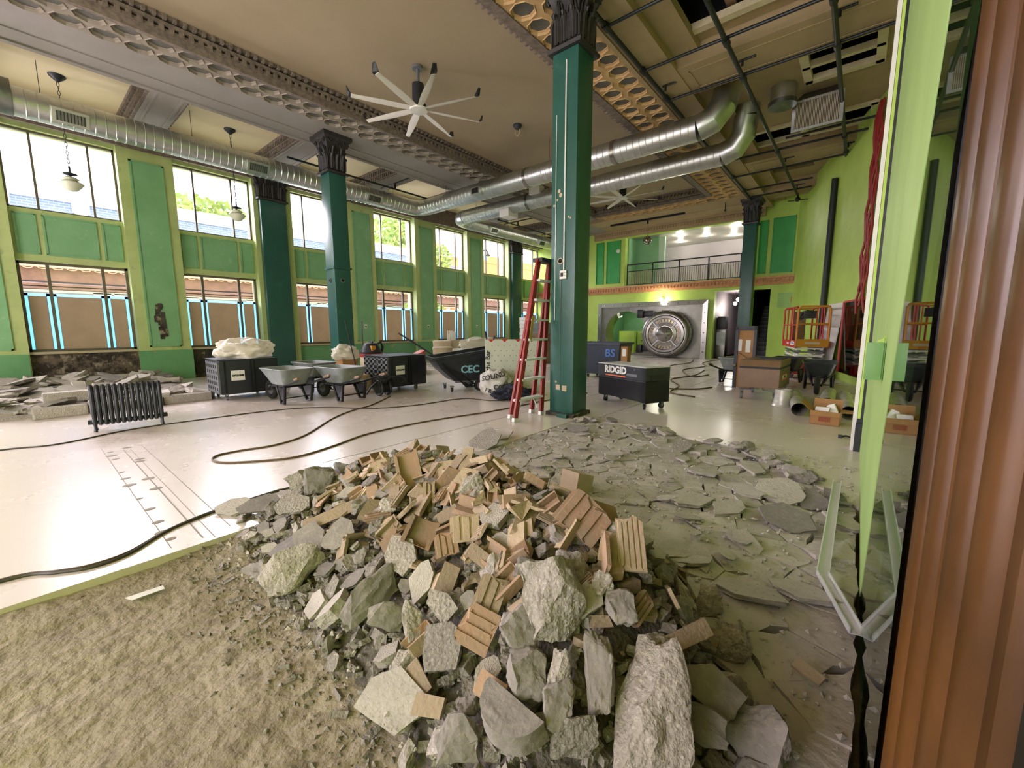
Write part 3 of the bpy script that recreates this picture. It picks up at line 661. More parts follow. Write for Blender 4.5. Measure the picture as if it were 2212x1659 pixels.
for x, y, z in ((-8.6, 22.6, 2.1), (-10.3, 21.9, 2.1)):
    l = thing('vault_lamp', 'lit bulb inside the vault chamber, %s' % ('near the pin board' if x > -9 else 'close to the round rim'), 'lamp', (x, y, z))
    m = MB(); m.ball((0, 0, 0), .07, 12); m.build('bulb', M_bulb, l); m = MB(); m.cyl((0, 0, .05), (0, 0, .7), .01, n=6); m.build('stem', M_ink, l)
    lamp('vault_glow', 'POINT', (x, y-.15, z-.1), 9, (1, .92, .75), size=.08)
# doorway room and dark stair
dr = MB(); dr.box(-5.6, -3.6, D+.3, D+6, -.05, .0); dr.box(-5.6, -3.7, D+5.9, D+6, 0, 3.4); dr.box(-5.6, -5.25, D+.3, D+6, 0, 3.3); dr.box(-3.95, -3.75, D+.3, D+6, 0, 3.3); dr.box(-5.6, -3.7, D+.3, D+6, 3.15, 3.3)
struct('door_1', dr, M_mauve, smooth=0)
for k, (x, y, z) in enumerate(((-4.55, 22.3, 2.75), (-4.8, 22.9, 2.6), (-4.62, 23.2, 2.35))):
    l = thing('globe_pendant', 'lit globe pendant in the back doorway, %s of the three' % ('highest', 'middle', 'lowest')[k], 'lamp', (x, y, z), group='doorway globe pendants')
    m = MB(); m.ball((0, 0, 0), .09, 12); m.build('globe', M_bulb, l); m = MB(); m.cyl((0, 0, .08), (0, 0, 3.15-z), .008, n=6); m.build('stem', M_ink, l)
lamp('doorway_glow', 'POINT', (-4.7, 22.5, 2.3), 50, (1, .95, .88), size=.15)
q = thing('steel_cabinet', 'grey steel cabinet with black unit on top inside the back doorway', 'cabinet', (-5.05, D+1.0, 0))
m = MB(); m.box(-.18, .22, -.3, .3, 0, 1.35); m.build('body', M_steel, q, bevel=.01); m = MB(); m.box(-.15, .2, -.32, .2, 1.35, 1.95); m.build('black_unit', M_blk, q, bevel=.01); m = MB(); m.box(-.17, .21, -.32, -.3, .62, 1.2); m.build('door', M_galvD, q, smooth=0)
q = thing('trash_bin', 'dark grey bin deep inside the back doorway', 'bin', (-4.35, D+2.2, 0)); m = MB(); m.lathe([(.2, 0), (.24, .3), (.26, .75), (.22, .95), (.05, 1.0)], 16); m.build('body', M_blk, q)
stx = MB()
for k in range(13): stx.box(-3.75, -2.95, D+.3+k*.24, D+.6+k*.24, 0, .19*(k+1))
o = struct('door_2', stx, M_blk, smooth=0)
m = MB()
for k in range(13): m.box(-3.7, -3.0, D+.27+k*.24, D+.3+k*.24, .19*(k+1)-.02, .19*(k+1))
m.build('stair_nosing', M_castr, o, smooth=0)
m = MB(); m.box(-3.9, -3.72, D+.3, D+4, 0, 4); m.box(-3.0, -2.85, D+.3, D+4, 0, 4); m.box(-3.9, -2.85, D+3.9, D+4, 0, 4); m.box(-3.9, -2.85, D+.3, D+4, 3.9, 4); m.build('stairwell', M_dark, o, smooth=0)
v = thing('wall_vent', 'green louvred vent on the lime wall right of the dark stair', 'vent', (-2.5, D-.02, 2.56))
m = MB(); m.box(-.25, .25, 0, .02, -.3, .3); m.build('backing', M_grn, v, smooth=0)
m = MB()
for k in range(15): m.box(-.24, .24, -.012, .0, -.28+k*.038, -.262+k*.038)
m.build('slats', M_lime, v, smooth=0)
sg = thing('extinguisher_sign', 'small red fire extinguisher sign on the lime corner wall', 'sign', (-2.17, D-.03, 2.58))
m = MB(); m.box(-.13, .13, 0, .015, -.12, .12); m.build('plate', M_redp, sg, smooth=0); m = MB(); m.box(-.03, .03, -.006, 0, -.06, .05); m.box(-.015, .015, -.006, 0, .05, .09); m.box(-.06, .06, -.006, 0, -.09, -.08); m.build('symbol', M_paper, sg, smooth=0)
cm = thing('security_camera', 'small white dome camera on the green panel by the balcony', 'camera', (-10.02, D-.06, 5.4)); m = MB(); m.ball((0, -.03, 0), .08, 12); m.build('dome', M_white, cm); m = MB(); m.cyl((0, .04, 0), (0, .01, 0), .1, n=14); m.build('mount', M_white, cm)
tk = thing('track_light', 'long black lighting track under the beam before the balcony', 'track light', (-8.0, 19.3, ZB-.03))
m = MB(); m.box(-1.75, 1.75, -.05, .05, -.05, .03); m.build('track', M_blkm, tk, smooth=0); m = MB(); m.cyl((.1, 0, -.04), (.1, 0, -.2), .04); m.build('spot_head', M_blkm, tk)
hk = thing('drop_sprinkler', 'small dark sprinkler hanging from the far beam near the far column', 'sprinkler', (-4.55, 18.9, ZB)); m = MB(); m.cyl((0, 0, 0), (0, 0, -.28), .02); m.build('drop', M_pipe, hk); m = MB(); m.ball((0, 0, -.3), .05, 8); m.build('head', M_pipe, hk)

# ---------------------------------------------------------------- right side
def rw(s, z, off=0): return (.12-.305*s-off*.956, 13.0+s-off*.292, z)   # along the slanting wall
wr = MB(); wr.ex([rw(-.2, 0), rw(8.4, 0), rw(8.4, 0, -.3), rw(-.2, 0, -.3)], (0, 0, ZC+.05))
wall_right = struct('wall_right', wr, M_lime, smooth=0)
m = MB(); m.ex([rw(0, 0), rw(2.1, 0), rw(2.1, 0, .02), rw(0, 0, .02)], (0, 0, .19)); m.build('baseboard', M_lime, wall_right, smooth=0)
m = MB(); m.tube([rw(3.15, 5.8, .09), rw(3.15, 2.1, .09), rw(3.15, .0, .09)], .085, 12); o = m.build('drain_pipe', M_pipe); tag(o, 'black vertical drain pipe on the lime wall behind the lift', 'pipe')
wn = MB(); wn.box(.3, .5, 6.4, 13.1, 0, ZC); wn.box(.12, .5, 6.3, 6.42, 0, ZC); wn.box(.3, 3.2, -7.2, .4, 0, ZC); wn.box(3.1, 3.2, .4, 6.4, 0, ZC)
wall_side = struct('wall_side', wn, M_lime, smooth=0)
# jamb profile at the end of the glass wall: pale edge, lime strip, black post
for x0, x1, mm, nm, z0 in ((.025, .062, M_white, 'pale_edge', 0), (.066, .092, M_lime, 'lime_edge', 0), (.092, .122, M_blk, 'black_strip', .3)):
    m = MB(); m.box(x0, x1, 6.15, 6.3, z0, 6.5); m.build(nm, mm, wall_side, smooth=0)
m = MB(); m.box(.055, .125, 6.1, 6.32, 0, .33); m.box(.06, .125, 6.12, 6.3, .33, .38); m.build('post_base', M_blk, wall_side, smooth=0)
# lime end panel whose edge leans into the glass
m = MB(); m.ex([(.117, 6.15, 0), (.117, 2.75, 0), (.117, 2.67, .09), (.117, 2.45, .9), (.117, 1.78, 2.25), (.117, 1.45, 3.2), (.117, 1.1, 6.4), (.117, 6.15, 6.4)], (.02, 0, 0))
m.build('lime_panel', M_limeP, wall_side, smooth=0)
M_dglass = glassy('reflective_dark_glass', (.62, .68, .66, 1), None, .015, (.92, .97, .94, 1))
gp = MB(); gp.box(.119, .131, 1.28, 2.8, -.02, 6.4)
o = struct('window_8', gp, M_dglass, smooth=0)
M_backg = mat('grey_lobby_surface', '5a5f5a', .8, c2='4c514d', ns=2)
m = MB(); m.box(.6, .7, -.2, 6.3, 0, ZC); m.box(.14, .7, -.2, 6.3, -.15, -.02); o = struct('wall_lobby', m, M_backg, smooth=0)
# mahogany fluted door casing close by
cs = thing('door_casing', 'varnished mahogany fluted door casing at the edge of the glass', 'door casing', (.155, 1.235, 0)); cs['kind'] = 'thing'
pr_ = [(.02, 0), (-.012, .0), (-.016, -.02), (-.002, -.035), (-.02, -.05), (-.028, -.075), (-.02, -.095), (-.004, -.105), (-.024, -.118), (-.034, -.15), (-.024, -.18), (-.004, -.19), (-.02, -.203), (-.027, -.225), (-.018, -.25), (-.002, -.262), (-.012, -.275), (-.012, -.31), (-.0, -.32), (.02, -.32)]
pr_ = [(x*1.3, y) for x, y in pr_[:-1]]+[(x*1.3, y-.32) for x, y in pr_[1:]]
m = MB(); m.ex([(x, y, -.15) for x, y in pr_], (0, 0, 6.6)); m.build('fluted_board', M_mah, cs, smooth=50)
m = MB(); m.box(-.0, .05, -1.1, -.62, -.15, 6.4); dp = m.build('door_stile', mat('dark_varnished_wood', '2c1a14', .4), cs, smooth=0, bevel=.004)
m = MB(); m.box(-.014, .002, -1.1, -.68, .2, 1.1); m.build('dark_plate', M_blkm, cs, bevel=.01)
m = MB(); m.box(-.016, .0, .002, .012, -.15, 6.4); m.build('red_edge', M_redp, cs, smooth=0)
# leaning white board, dark mirror panel edged with red tape
wb_ = MB(); wb_.ex([rw(1.55, .25, .22), rw(2.75, .3, .3), rw(2.75, 2.1, .04), rw(1.55, 2.1, .03)], (.02, .01, 0)); tag(wb_.build('white_board', M_white, smooth=0), 'tall white board leaning on the lime wall behind the black wheelbarrow', 'board')
M_mirp = mat('dark_mirror_panel', '6b5a4c', .06, 1)
t = thing('leaning_mirror', 'mirrored panel edged with red tape leaning beside the white board', 'mirror', (0, 0, 0))
m = MB(); m.ex([rw(.04, .2, .03), rw(1.53, .22, .03), rw(1.53, 2.1, .03), rw(.04, 2.1, .03)], (.012, .004, 0)); m.build('mirror', M_mirp, t, smooth=0)
m = MB()
for a, b_ in (((.04, 2.1), (1.53, 2.1)), ((1.53, 2.1), (1.53, .22))): m.bar(rw(a[0], a[1], .035), rw(b_[0], b_[1], .035), .02, .05)
m.build('red_tape', M_redp, t, smooth=0)
# bundle of red cables down the wall
for k in range(6):
    s = .05+.07*k; z1 = 1.75+.18*((k*7) % 5)
    pts = [rw(s+.03*math.sin(j*1.7+k*2), 6.5-(6.5-z1)*j/14, .10+.03*math.sin(j*2.1+k)) for j in range(15)]
    m = MB(); m.tube(pts, .026, 8); tag(m.build('red_cable', M_hoseR), 'red cable hanging down the lime wall in a loose bundle', 'cable', 'red cables on the wall')
# green electrical box
eb = thing('electrical_box', 'green painted electrical box on the jamb beside the glass', 'electrical box', (.077, 2.95, 1.24))
m = MB(); m.box(-.036, .038, -.0, .12, -.096, .096); M_ebox = mat('olive_green_box', '6a9455', .5); m.build('body', M_ebox, eb, bevel=.0015); m = MB(); m.box(-.04, .03, -.008, .0, -.1, .1); m.build('cover', M_ebox, eb, bevel=.001)
m = MB()
for k in range(4): m.tube([(.0+.008*k, .01, .095), (.005+.01*k, .0, .11+.005*k), (.028, -.01, .108+.01*k)], .0025, 5)
m.build('wire_ends', M_lime, eb)
# ---------------------------------------------------------------- street outside
M_bbrk = bpy.data.materials.new('painted_blue_brick'); M_bbrk.use_nodes = True
t = M_bbrk.node_tree; bs_ = t.nodes['Principled BSDF']; br = t.nodes.new('ShaderNodeTexBrick'); tcn = t.nodes.new('ShaderNodeTexCoord'); mp = t.nodes.new('ShaderNodeMapping')
mp.inputs['Rotation'].default_value = (0, math.radians(90), math.radians(90)); t.links.new(tcn.outputs['Object'], mp.inputs[0]); t.links.new(mp.outputs[0], br.inputs[0])
br.inputs['Color1'].default_value = lin('7f94bf'); br.inputs['Color2'].default_value = lin('7287b4'); br.inputs['Mortar'].default_value = lin('a9b7d4'); br.inputs['Scale'].default_value = 1; br.inputs['Brick Width'].default_value = .3; br.inputs['Row Height'].default_value = .105; br.inputs['Mortar Size'].default_value = .014
t.links.new(br.outputs[0], bs_.inputs['Base Color'])
M_cream = mat('pale_stone_trim', 'e4e2dc', .8); M_brwn = mat('brown_storefront_fascia', '8f6d5c', .8, c2='7d5e50', ns=2); M_pink = mat('peach_cornice', 'dcb093', .8); M_greyg = mat('grey_storefront', '8f9298', .4, c2='7d8087', ns=.8)
M_orbr = mat('orange_brick', 'd9a868', .8, c2='c89655', ns=6); M_road = mat('pale_pavement', 'd8d5ce', .9)
bd = thing('brick_building', 'pale blue painted brick building with storefronts across the street', 'building', (-27, 0, 0))
m = MB(); m.box(-1, 0, -12, 21.2, 4.15, 6.9); m.build('upper_wall', M_bbrk, bd, smooth=0)
m = MB(); m.box(-1.1, .12, -12, 21.2, 6.9, 7.4); m.box(-1.1, .2, -12, 21.2, 7.3, 7.45); m.ex([(-1, -3, 7.4), (-1, .85, 7.4), (-1, .72, 7.65), (-1, .45, 7.75), (-1, .2, 7.9), (-1, .1, 8.2), (-1, -3, 8.2)], (1.05, 0, 0)); m.build('parapet', M_cream, bd, smooth=0)
for y in (.3, 2.6, 9.5, 16): m = MB(); m.box(0, .1, y-.28, y+.28, 6.5, 6.9); m.box(0, .08, y-.2, y+.2, 6.3, 6.5); m.box(0, .06, y-.17, y+.17, 5.35, 5.7); m.build('stone_block', M_cream, bd, smooth=0)
m = MB(); m.box(-1, .5, -12, 40, 3.45, 4.0); m.box(-.6, .62, -12, 40, 3.25, 3.34); m.box(-.6, .6, -12, 40, 3.12, 3.2); m.build('fascia', M_brwn, bd, smooth=0)
m = MB(); m.box(-1, .7, -12, 40, 4.0, 4.2)
for k in range(120):
    y = -11+k*.42; m.tube([(.68, y+.15*math.cos(a), 4.0-.07*math.sin(a)) for a in (0, .8, 1.6, 2.4, PI)], .02, 4)
m.build('scalloped_cornice', M_pink, bd, smooth=0)
m = MB(); m.box(-.6, .3, -12, 40, 0, 3.1); m.build('storefront', M_greyg, bd, smooth=0)
m = MB(); m.box(.3, .36, -12, 40, 3.0, 3.1); m.box(.3, .36, -12, 40, 2.5, 2.56)
for y in (2.9, 3.6, 6.2, 9, 13, 18, 24): m.box(.3, .36, y-.3, y+.3, 2.4, 3.05)
m.build('storefront_trim', M_cream, bd, smooth=0)
text('shop_lettering', 'S\u2022SDA\u2022S', .62, M_white, bd, (.38, 12.0, 2.78), (PI/2, 0, PI/2), ext=.01, off=.012)
ob = thing('corner_building', 'orange brick building further along the street', 'building', (-40, 43, 0)); m = MB(); m.box(-6, 0, -6.5, 16, 0, 10.3); m.box(-6, .1, -1.6, 16, 10.3, 11.2); m.build('walls', M_orbr, ob, smooth=0)
m = MB(); m.box(-6.1, .2, -1.7, 16.1, 11.2, 11.4); m.box(-6.1, .2, -6.6, -1.6, 10.3, 10.5); m.build('coping', M_cream, ob, smooth=0)
gb = thing('grey_building', 'pale grey low building beside the orange brick one', 'building', (-38.5, 33, 0)); m = MB(); m.box(-4, 0, -7, 3, 0, 8.7); m.build('walls', M_cream, gb, smooth=0); m = MB(); m.box(-4, .1, -7.1, 3.1, 8.7, 8.9); m.build('coping', M_greyg, gb, smooth=0)
m = MB(); m.box(-60, -15.6, -40, 80, -.3, -.15); struct('road', m, M_road, smooth=0)
M_leaf = mat('tree_leaves', '8fae6a', .7, c2='b5bf62', ns=1.2, rand=.1); M_bark = mat('tree_bark', '6a5a48', .9)
def tree(lbl, x, y, z0, hgt, rad, n, leaf=.28, seed=1):
    t = thing('street_tree', lbl, 'tree', (x, y, 0)); rr_ = random.Random(seed)
    m = MB(); m.tube([(0, 0, 0), (.05, .1, z0*.6), (0, 0, z0+hgt*.4)], [.22, .17, .08], 8)
    for k in range(6): a = k*1.05; m.tube([(0, 0, z0*.8), (rad*.3*math.cos(a), rad*.3*math.sin(a), z0+hgt*.2), (rad*.6*math.cos(a), rad*.6*math.sin(a), z0+hgt*.45)], [.09, .06, .03], 5)
    m.build('trunk', M_bark, t)
    m = MB()
    for k in range(n):
        u = V((rr_.gauss(0, 1), rr_.gauss(0, 1), rr_.gauss(0, 1))).normalized()*(rr_.random()**.4)
        p = V((u.x*rad, u.y*rad, z0+hgt*.5+u.z*hgt*.5)); a = V((rr_.uniform(-1, 1), rr_.uniform(-1, 1), rr_.uniform(-1, 1))).normalized(); b_ = a.orthogonal().normalized(); s = leaf*rr_.uniform(.6, 1.3)
        m.add([p-a*s, p+b_*s*.45, p+a*s, p-b_*s*.45], [(0, 1, 2, 3)])
    m.build('foliage', M_leaf, t, smooth=0, fix=False)
tree('leafy yellow-green trees rising behind the blue brick parapet', -32, 8.2, 6.3, 3.1, 3.2, 1500, seed=3)
tree('big leafy tree filling the fourth upper window', -32, 22.6, 5.2, 6.2, 2.7, 2200, .3, seed=4)
tree('smaller leafy tree in the fifth upper window', -33, 28.0, 6.8, 3.0, 1.6, 800, .24, seed=5)
tree('low green tree seen under the fourth upper window', -24.5, 19.4, 2.0, 1.5, 1.6, 700, .22, seed=6)
ot = thing('shop_sign', 'orange lit sign across the street in the fifth lower window', 'sign', (-24.2, 21.6, 2.75)); m = MB(); m.box(-.05, .05, -.75, .75, -.28, .22); m.build('board', M_orange, ot, smooth=0); m = MB(); m.box(-.07, .0, -.95, .95, -.36, .3); m.build('surround', M_pink, ot, smooth=0)
sl = thing('street_lamp', 'curved street lamp with pale blue sign outside the sixth upper window', 'street lamp', (-20, 20.7, 0))
m = MB(); m.tube([(0, 0, -.2), (0, 0, 6.3), (0, .2, 6.6), (0, .65, 6.7), (0, .8, 6.6)], .04, 8); m.build('pole', M_pipe, sl); m = MB(); m.lathe([(.04, 0), (.07, -.1), (.16, -.22), (.17, -.26)], 14, (0, .8, 6.6)); m.build('shade', M_pipe, sl)
m = MB(); m.box(.02, .05, .15, .72, 6.02, 6.3); m.build('sign_plate', mat('pale_blue_sign', '8fc6e0', .5), sl, smooth=0)
# ---------------------------------------------------------------- ducts and pipes
def duct_pts(pts, r, pitch=.16):
    P, RR = [], []
    for a, b in zip(pts[:-1], pts[1:]):
        a, b = V(a), V(b); L = (b-a).length; n = max(1, int(L/pitch))
        for i in range(n):
            c = a+(b-a)*(i/n); d = (b-a).normalized()
            P += [c, c+d*.008, c+d*.016, c+d*.024]; RR += [r, r*1.025, r*1.025, r]
    P.append(V(pts[-1])); RR.append(r)
    return P, RR
def duct(mb, pts, r, n=28, pitch=.16): P, RR = duct_pts(pts, r, pitch); mb.tube(P, RR, n)
def arc(c, a, b, k=5):  # corner from a through c to b
    a, b, c = V(a), V(b), V(c); return [(1-t)**2*a+2*t*(1-t)*c+t*t*b for t in [i/k for i in range(k+1)]]
def register(par, loc, rz, w=.5, h=.26, tilt=.5):
    m = MB(); m.T = Mx.Translation(loc) @ Mx.Rotation(rz, 4, 'Z') @ Mx.Rotation(tilt, 4, 'Y')
    m.box(.12, .36, -w/2, w/2, -h/2, h/2); q = m.build('register_box', M_galv, par, smooth=0, bevel=.008)
    g_ = MB(); g_.T = m.T; g_.box(.36, .368, -w/2+.06, w/2-.06, -h/2+.05, h/2-.05); gr = g_.build('grille', M_galvD, q, smooth=0)
    g_ = MB(); g_.T = m.T
    for k in range(9): y = -w/2+.08+k*(w-.16)/8; g_.box(.368, .374, y-.006, y+.006, -h/2+.05, h/2-.05)
    g_.build('louvres', M_ink, gr, smooth=0)
ZD, RD, XD = 5.86, .27, -13.1
da = thing('spiral_duct', 'long spiral galvanised duct along the near windows that turns to cross the hall first', 'duct', (0, 0, 0))
m = MB(); duct(m, [(XD, .5, ZD), (XD, 9.9, ZD)], RD); m.build('window_run', M_galv, da)
m = MB(); m.cyl((XD, -6.5, ZD+.04), (XD, .5, ZD+.04), RD+.06, n=28); m.build('wide_section', M_galvD, da)
m = MB(); m.tube(arc((XD, 10.35, ZD), (XD, 9.9, ZD), (XD+.45, 10.35, ZD)), RD, 28); m.build('elbow', M_galv, da)
m = MB(); duct(m, [(XD+.45, 10.35, ZD), (-3.15, 10.35, ZD)], RD); m.build('cross_run', M_galv, da)
m = MB(); m.tube(arc((-2.66, 10.35, ZD), (-3.15, 10.35, ZD), (-2.62, 10.55, ZD+.75), 3), RD+.01, 28); m.tube([(-2.62, 10.55, ZD+.75), (-2.62, 10.62, ZD+1.6)], RD+.01, 28); m.build('gored_elbow', M_galv, da, smooth=20)
for x in (-8.0, -5.2): m = MB(); m.cyl((x, 10.35, ZD), (x+.1, 10.35, ZD), RD+.012, n=28); m.build('coupling', M_steelD, da)
for y in (1.27, 4.75, 8.25): register(da, (XD, y, ZD), 0, .55, .28, .45)
m = MB(); m.box(-9.95, -9.6, 10.35-.42, 10.35-.1, ZD-.2, ZD+.02); m.build('register_box', M_galv, da, smooth=0, bevel=.01); m = MB(); m.box(-9.92, -9.63, 10.35-.428, 10.35-.42, ZD-.17, ZD-.02); m.build('grille', M_ink, da, smooth=0)
m = MB()
for p0 in ((XD, .9), (XD, 3.4), (XD, 6.9), (XD, 9.2)): m.cyl((p0[0], p0[1], ZD+RD), (p0[0], p0[1], ZC), .006, n=5)
for x in (-11.6, -7.2, -4.4): m.cyl((x, 10.35, ZD+RD), (x, 10.35, ZC if -9.7 < x < -4.8 else ZC), .006, n=5)
m.build('hanger_wires', M_ink, da)
db = thing('spiral_duct', 'second spiral galvanised duct crossing lower behind, from the far windows', 'duct', (0, 0, 0))
m = MB(); duct(m, [(XD, 20.7, ZD), (XD, 12.75, ZD)], RD); m.build('window_run', M_galv, db)
m = MB(); m.tube(arc((XD, 12.25, ZD), (XD, 12.75, ZD), (XD+.5, 12.25, ZD)), RD, 28); m.build('elbow', M_galv, db)
m = MB(); duct(m, [(XD+.5, 12.25, ZD), (-3.1, 12.25, ZD)], RD); m.build('cross_run', M_galv, db)
m = MB(); m.tube(arc((-2.58, 12.25, ZD), (-3.1, 12.25, ZD), (-2.55, 12.1, ZD+.7), 3), RD+.01, 28); m.tube([(-2.55, 12.1, ZD+.7), (-2.55, 11.9, ZD+1.6)], RD+.01, 28); m.build('gored_elbow', M_galv, db, smooth=20)
m = MB(); m.cyl((-9.4, 12.25, ZD), (-9.3, 12.25, ZD), RD+.012, n=28); m.build('coupling', M_steelD, db)
for y in (14.2, 17.8): register(db, (XD, y, ZD), 0, .5, .26, .45)
for x in (-10.3, -8.9): m = MB(); m.box(x-.22, x+.22, 11.9, 12.2, ZD+.1, ZD+.36) if x > -9 else m.box(x-.22, x+.22, 11.95, 12.5, ZD-.4, ZD-.12); m.build('register_box', M_white, db, smooth=0, bevel=.01)
m = MB()
for y in (13.4, 15.5, 18.5): m.cyl((XD, y, ZD+RD), (XD, y, ZC), .006, n=5)
m.build('hanger_wires', M_ink, db)
ah = thing('supply_plenum', 'galvanised plenum with a wide ribbed grille hung in the dark ceiling opening', 'air vent', (-1.12, 12.0, 6.18))
m = MB(); m.ex([(-.46, .02, -.3), (-.46, .02, .34), (-.46, .7, .34), (-.46, .3, .0)], (.9, 0, 0)); m.ex([(-.46, .02, .34), (.44, .02, .34), (.3, .3, .6), (-.3, .3, .6)], (0, .3, 0)); m.build('box', M_galvD, ah, smooth=0, bevel=.01)
m = MB(); m.box(-.48, .46, -.02, .02, -.32, .33); m.build('grille_frame', M_galv, ah, smooth=0); m = MB(); m.box(-.42, .4, -.024, -.02, -.27, .28); m.build('grille_back', M_ink, ah, smooth=0); m = MB()
for k in range(30): x = -.41+k*.0275; m.box(x, x+.013, -.034, -.022, -.27, .28)
m.build('ribs', M_sill, ah, smooth=0)
e2 = thing('round_duct', 'short galvanised duct bend rising into the ceiling opening beside the grille', 'duct', (0, 0, 0))
m = MB(); m.tube([(-1.75, 11.6, 6.35), (-1.75, 11.6, 6.8)], .25, 24); m.tube(arc((-1.75, 11.6, 7.2), (-1.75, 11.6, 6.8), (-1.3, 11.5, 7.2), 4), .25, 24); m.build('bend', M_galv, e2, smooth=20)
m = MB(); m.cyl((-1.75, 11.6, 6.33), (-1.75, 11.6, 6.42), .28, n=24); m.build('collar', M_galvD, e2)
ZP = 6.33
def pipe(lbl, pts, r=.035, fit=()):
    t = thing('sprinkler_pipe', lbl, 'pipe', (0, 0, 0), group='sprinkler pipes')
    m = MB(); m.tube(pts, r, 10); m.build('pipe_run', M_pipe, t)
    if fit:
        for p, d in fit: m = MB(); p = V(p); d = V(d); m.cyl(p-d*.07, p+d*.07, r*1.5, n=10); m.build('tee_fitting', M_pipe, t)
    return t
pipe('black sprinkler main on the soffit past the near column capital', [(-3.62, 6.3, ZP), (-3.62, 18.9, ZP)], .04, [((-3.62, y, ZP), (0, 1, 0)) for y in (6.8, 8.35, 9.6, 14.2, 15.8, 17.5)])
pipe('black sprinkler main crossing under the skylight opening, first from the beam', [(-2.16, 2, ZP-.07), (-2.16, 19, ZP-.07)], .04, [((-2.16, y, ZP-.07), (0, 1, 0)) for y in (8.35, 9.7, 14.2)])
pipe('black sprinkler main nearest the lime wall', [(-.7, 2, ZP-.07), (-.7, 15.7, ZP-.07)], .04, [((-.7, y, ZP-.07), (0, 1, 0)) for y in (8.35, 9.7, 14.2, 15.4)])
for y, x1, nm in ((6.8, -.2, 'first'), (8.35, .1, 'second'), (9.72, .1, 'third'), (14.2, -.1, 'fifth'), (15.8, -.6, 'sixth'), (17.5, -1.6, 'seventh'), (18.5, -1.7, 'last')):
    pipe('black sprinkler branch pipe across the right bay, %s counting from the near column' % nm, [(-3.58, y, ZP), (x1, y, ZP)], .028)
pipe('black sprinkler branch pipe across the right bay, fourth counting from the near column', [(-1.9, 13.5, ZP), (.1, 13.5, ZP)], .028)
for x, y in ((-2.1, 9.3), (-3.5, 9.2), (-.65, 8.9), (-2.1, 15.2), (-2.1, 18.2), (-.65, 15.1)):
    t = thing('upright_sprinkler', 'small T shaped sprinkler standing off a main pipe', 'sprinkler', (x, y, ZP), group='upright sprinklers')
    m = MB(); m.cyl((0, 0, -.05), (.0, .0, .05), .022); m.build('riser', M_pipe, t); m = MB(); m.cyl((-.06, 0, .05), (.22, 0, .05), .02); m.build('cross_arm', M_pipe, t)
for z, y0, y1, nm in ((6.2, 5.5, 10.9, 'near'), (6.2, 14.4, 20.5, 'far')):
    t = thing('sprinkler_pipe', 'thin dark sprinkler pipe over the window bay, %s run' % nm, 'pipe', (0, 0, 0), group='sprinkler pipes'); m = MB(); m.tube([(-12.75, y0, z), (-12.75, y1, z)], .03, 8); m.build('pipe_run', M_pipe, t)
    m = MB()
    for y in ((9.05, ) if y0 < 9 else (15.8, 18.9)): m.tube([(-13.6, y, z+.2), (-11.9, y, z+.2)], .026, 8); m.cyl((-12.75, y, z), (-12.75, y, z+.2), .03, n=8)
    m.build('branch', M_pipe, t)
t = thing('ceiling_fan_light', 'small black spot fitting at the end of a sprinkler main by the far column', 'spotlight', (-2.15, 19.05, 6.1)); m = MB(); m.ball((0, 0, 0), .09, 10); m.build('head', M_blkm, t); m = MB(); m.cyl((0, 0, 0), (0, 0, .2), .03); m.bar((-.3, 0, -.02), (.3, .1, -.02), .05, .02); m.build('arm', M_blkm, t)

# ---------------------------------------------------------------- fans, pendants, detector
M_fanw = mat('fan_white', 'd9d6cd', .4)
def fan(lbl, x, y, z, a0, n=8, r=1.32):
    t = thing('ceiling_fan', lbl, 'fan', (x, y, z), group='big ceiling fans')
    m = MB(); m.cyl((0, 0, .3), (0, 0, ZC-z), .035, n=10); m.lathe([(.11, ZC-z-.06), (.11, ZC-z), (.03, ZC-z)], 14); m.build('downrod', M_castr, t)
    m = MB(); m.lathe([(.05, .5), (.12, .48), (.125, .2), (.11, .1), (.16, .08), (.16, .02), (.1, .0)], 20); m.build('motor', M_blk, t)
    m = MB(); m.lathe([(.16, .02), (.19, .0), (.18, -.03), (.01, -.05)], 24); m.build('hub_cap', M_fanw, t)
    bl = MB(); P = []; sg = 8
    for i in range(sg+1):
        x_ = .14+(r-.14)*i/sg; w = .045+.03*math.sin(PI*min(1, i/sg+.12)); P += [(x_, -w, -.015), (x_, -w*.2, .014), (x_, w, .014), (x_, w*.2, -.006)]
    bl.add(P, [(4*i+k, 4*i+(k+1) % 4, 4*i+4+(k+1) % 4, 4*i+4+k) for i in range(sg) for k in range(4)]+[(0, 1, 2, 3), tuple(range(4*sg, 4*sg+4))])
    bme = bl.mesh('blade', M_fanw, smooth=60)
    tp = MB(); tp.ex([(r-.01, -.06, -.02), (r+.03, -.062, .0), (r+.06, -.03, .13), (r+.06, .04, .14), (r+.03, .06, .03), (r-.01, .055, .02)], (.02, 0, .01)); tme = tp.mesh('winglet', M_blk, smooth=0)
    for k in range(n):
        b = link('blade', bme, t); b.rotation_euler = (0, 0, math.radians(a0+360*k/n)); w = link('winglet', tme, b)
fan('big eight-bladed white ceiling fan with upturned black tips, in full view', -7.42, 5.92, 5.93, 18.5)
fan('white ceiling fan partly hidden behind the near teal column', -6.75, 14.2, 5.93, 5)
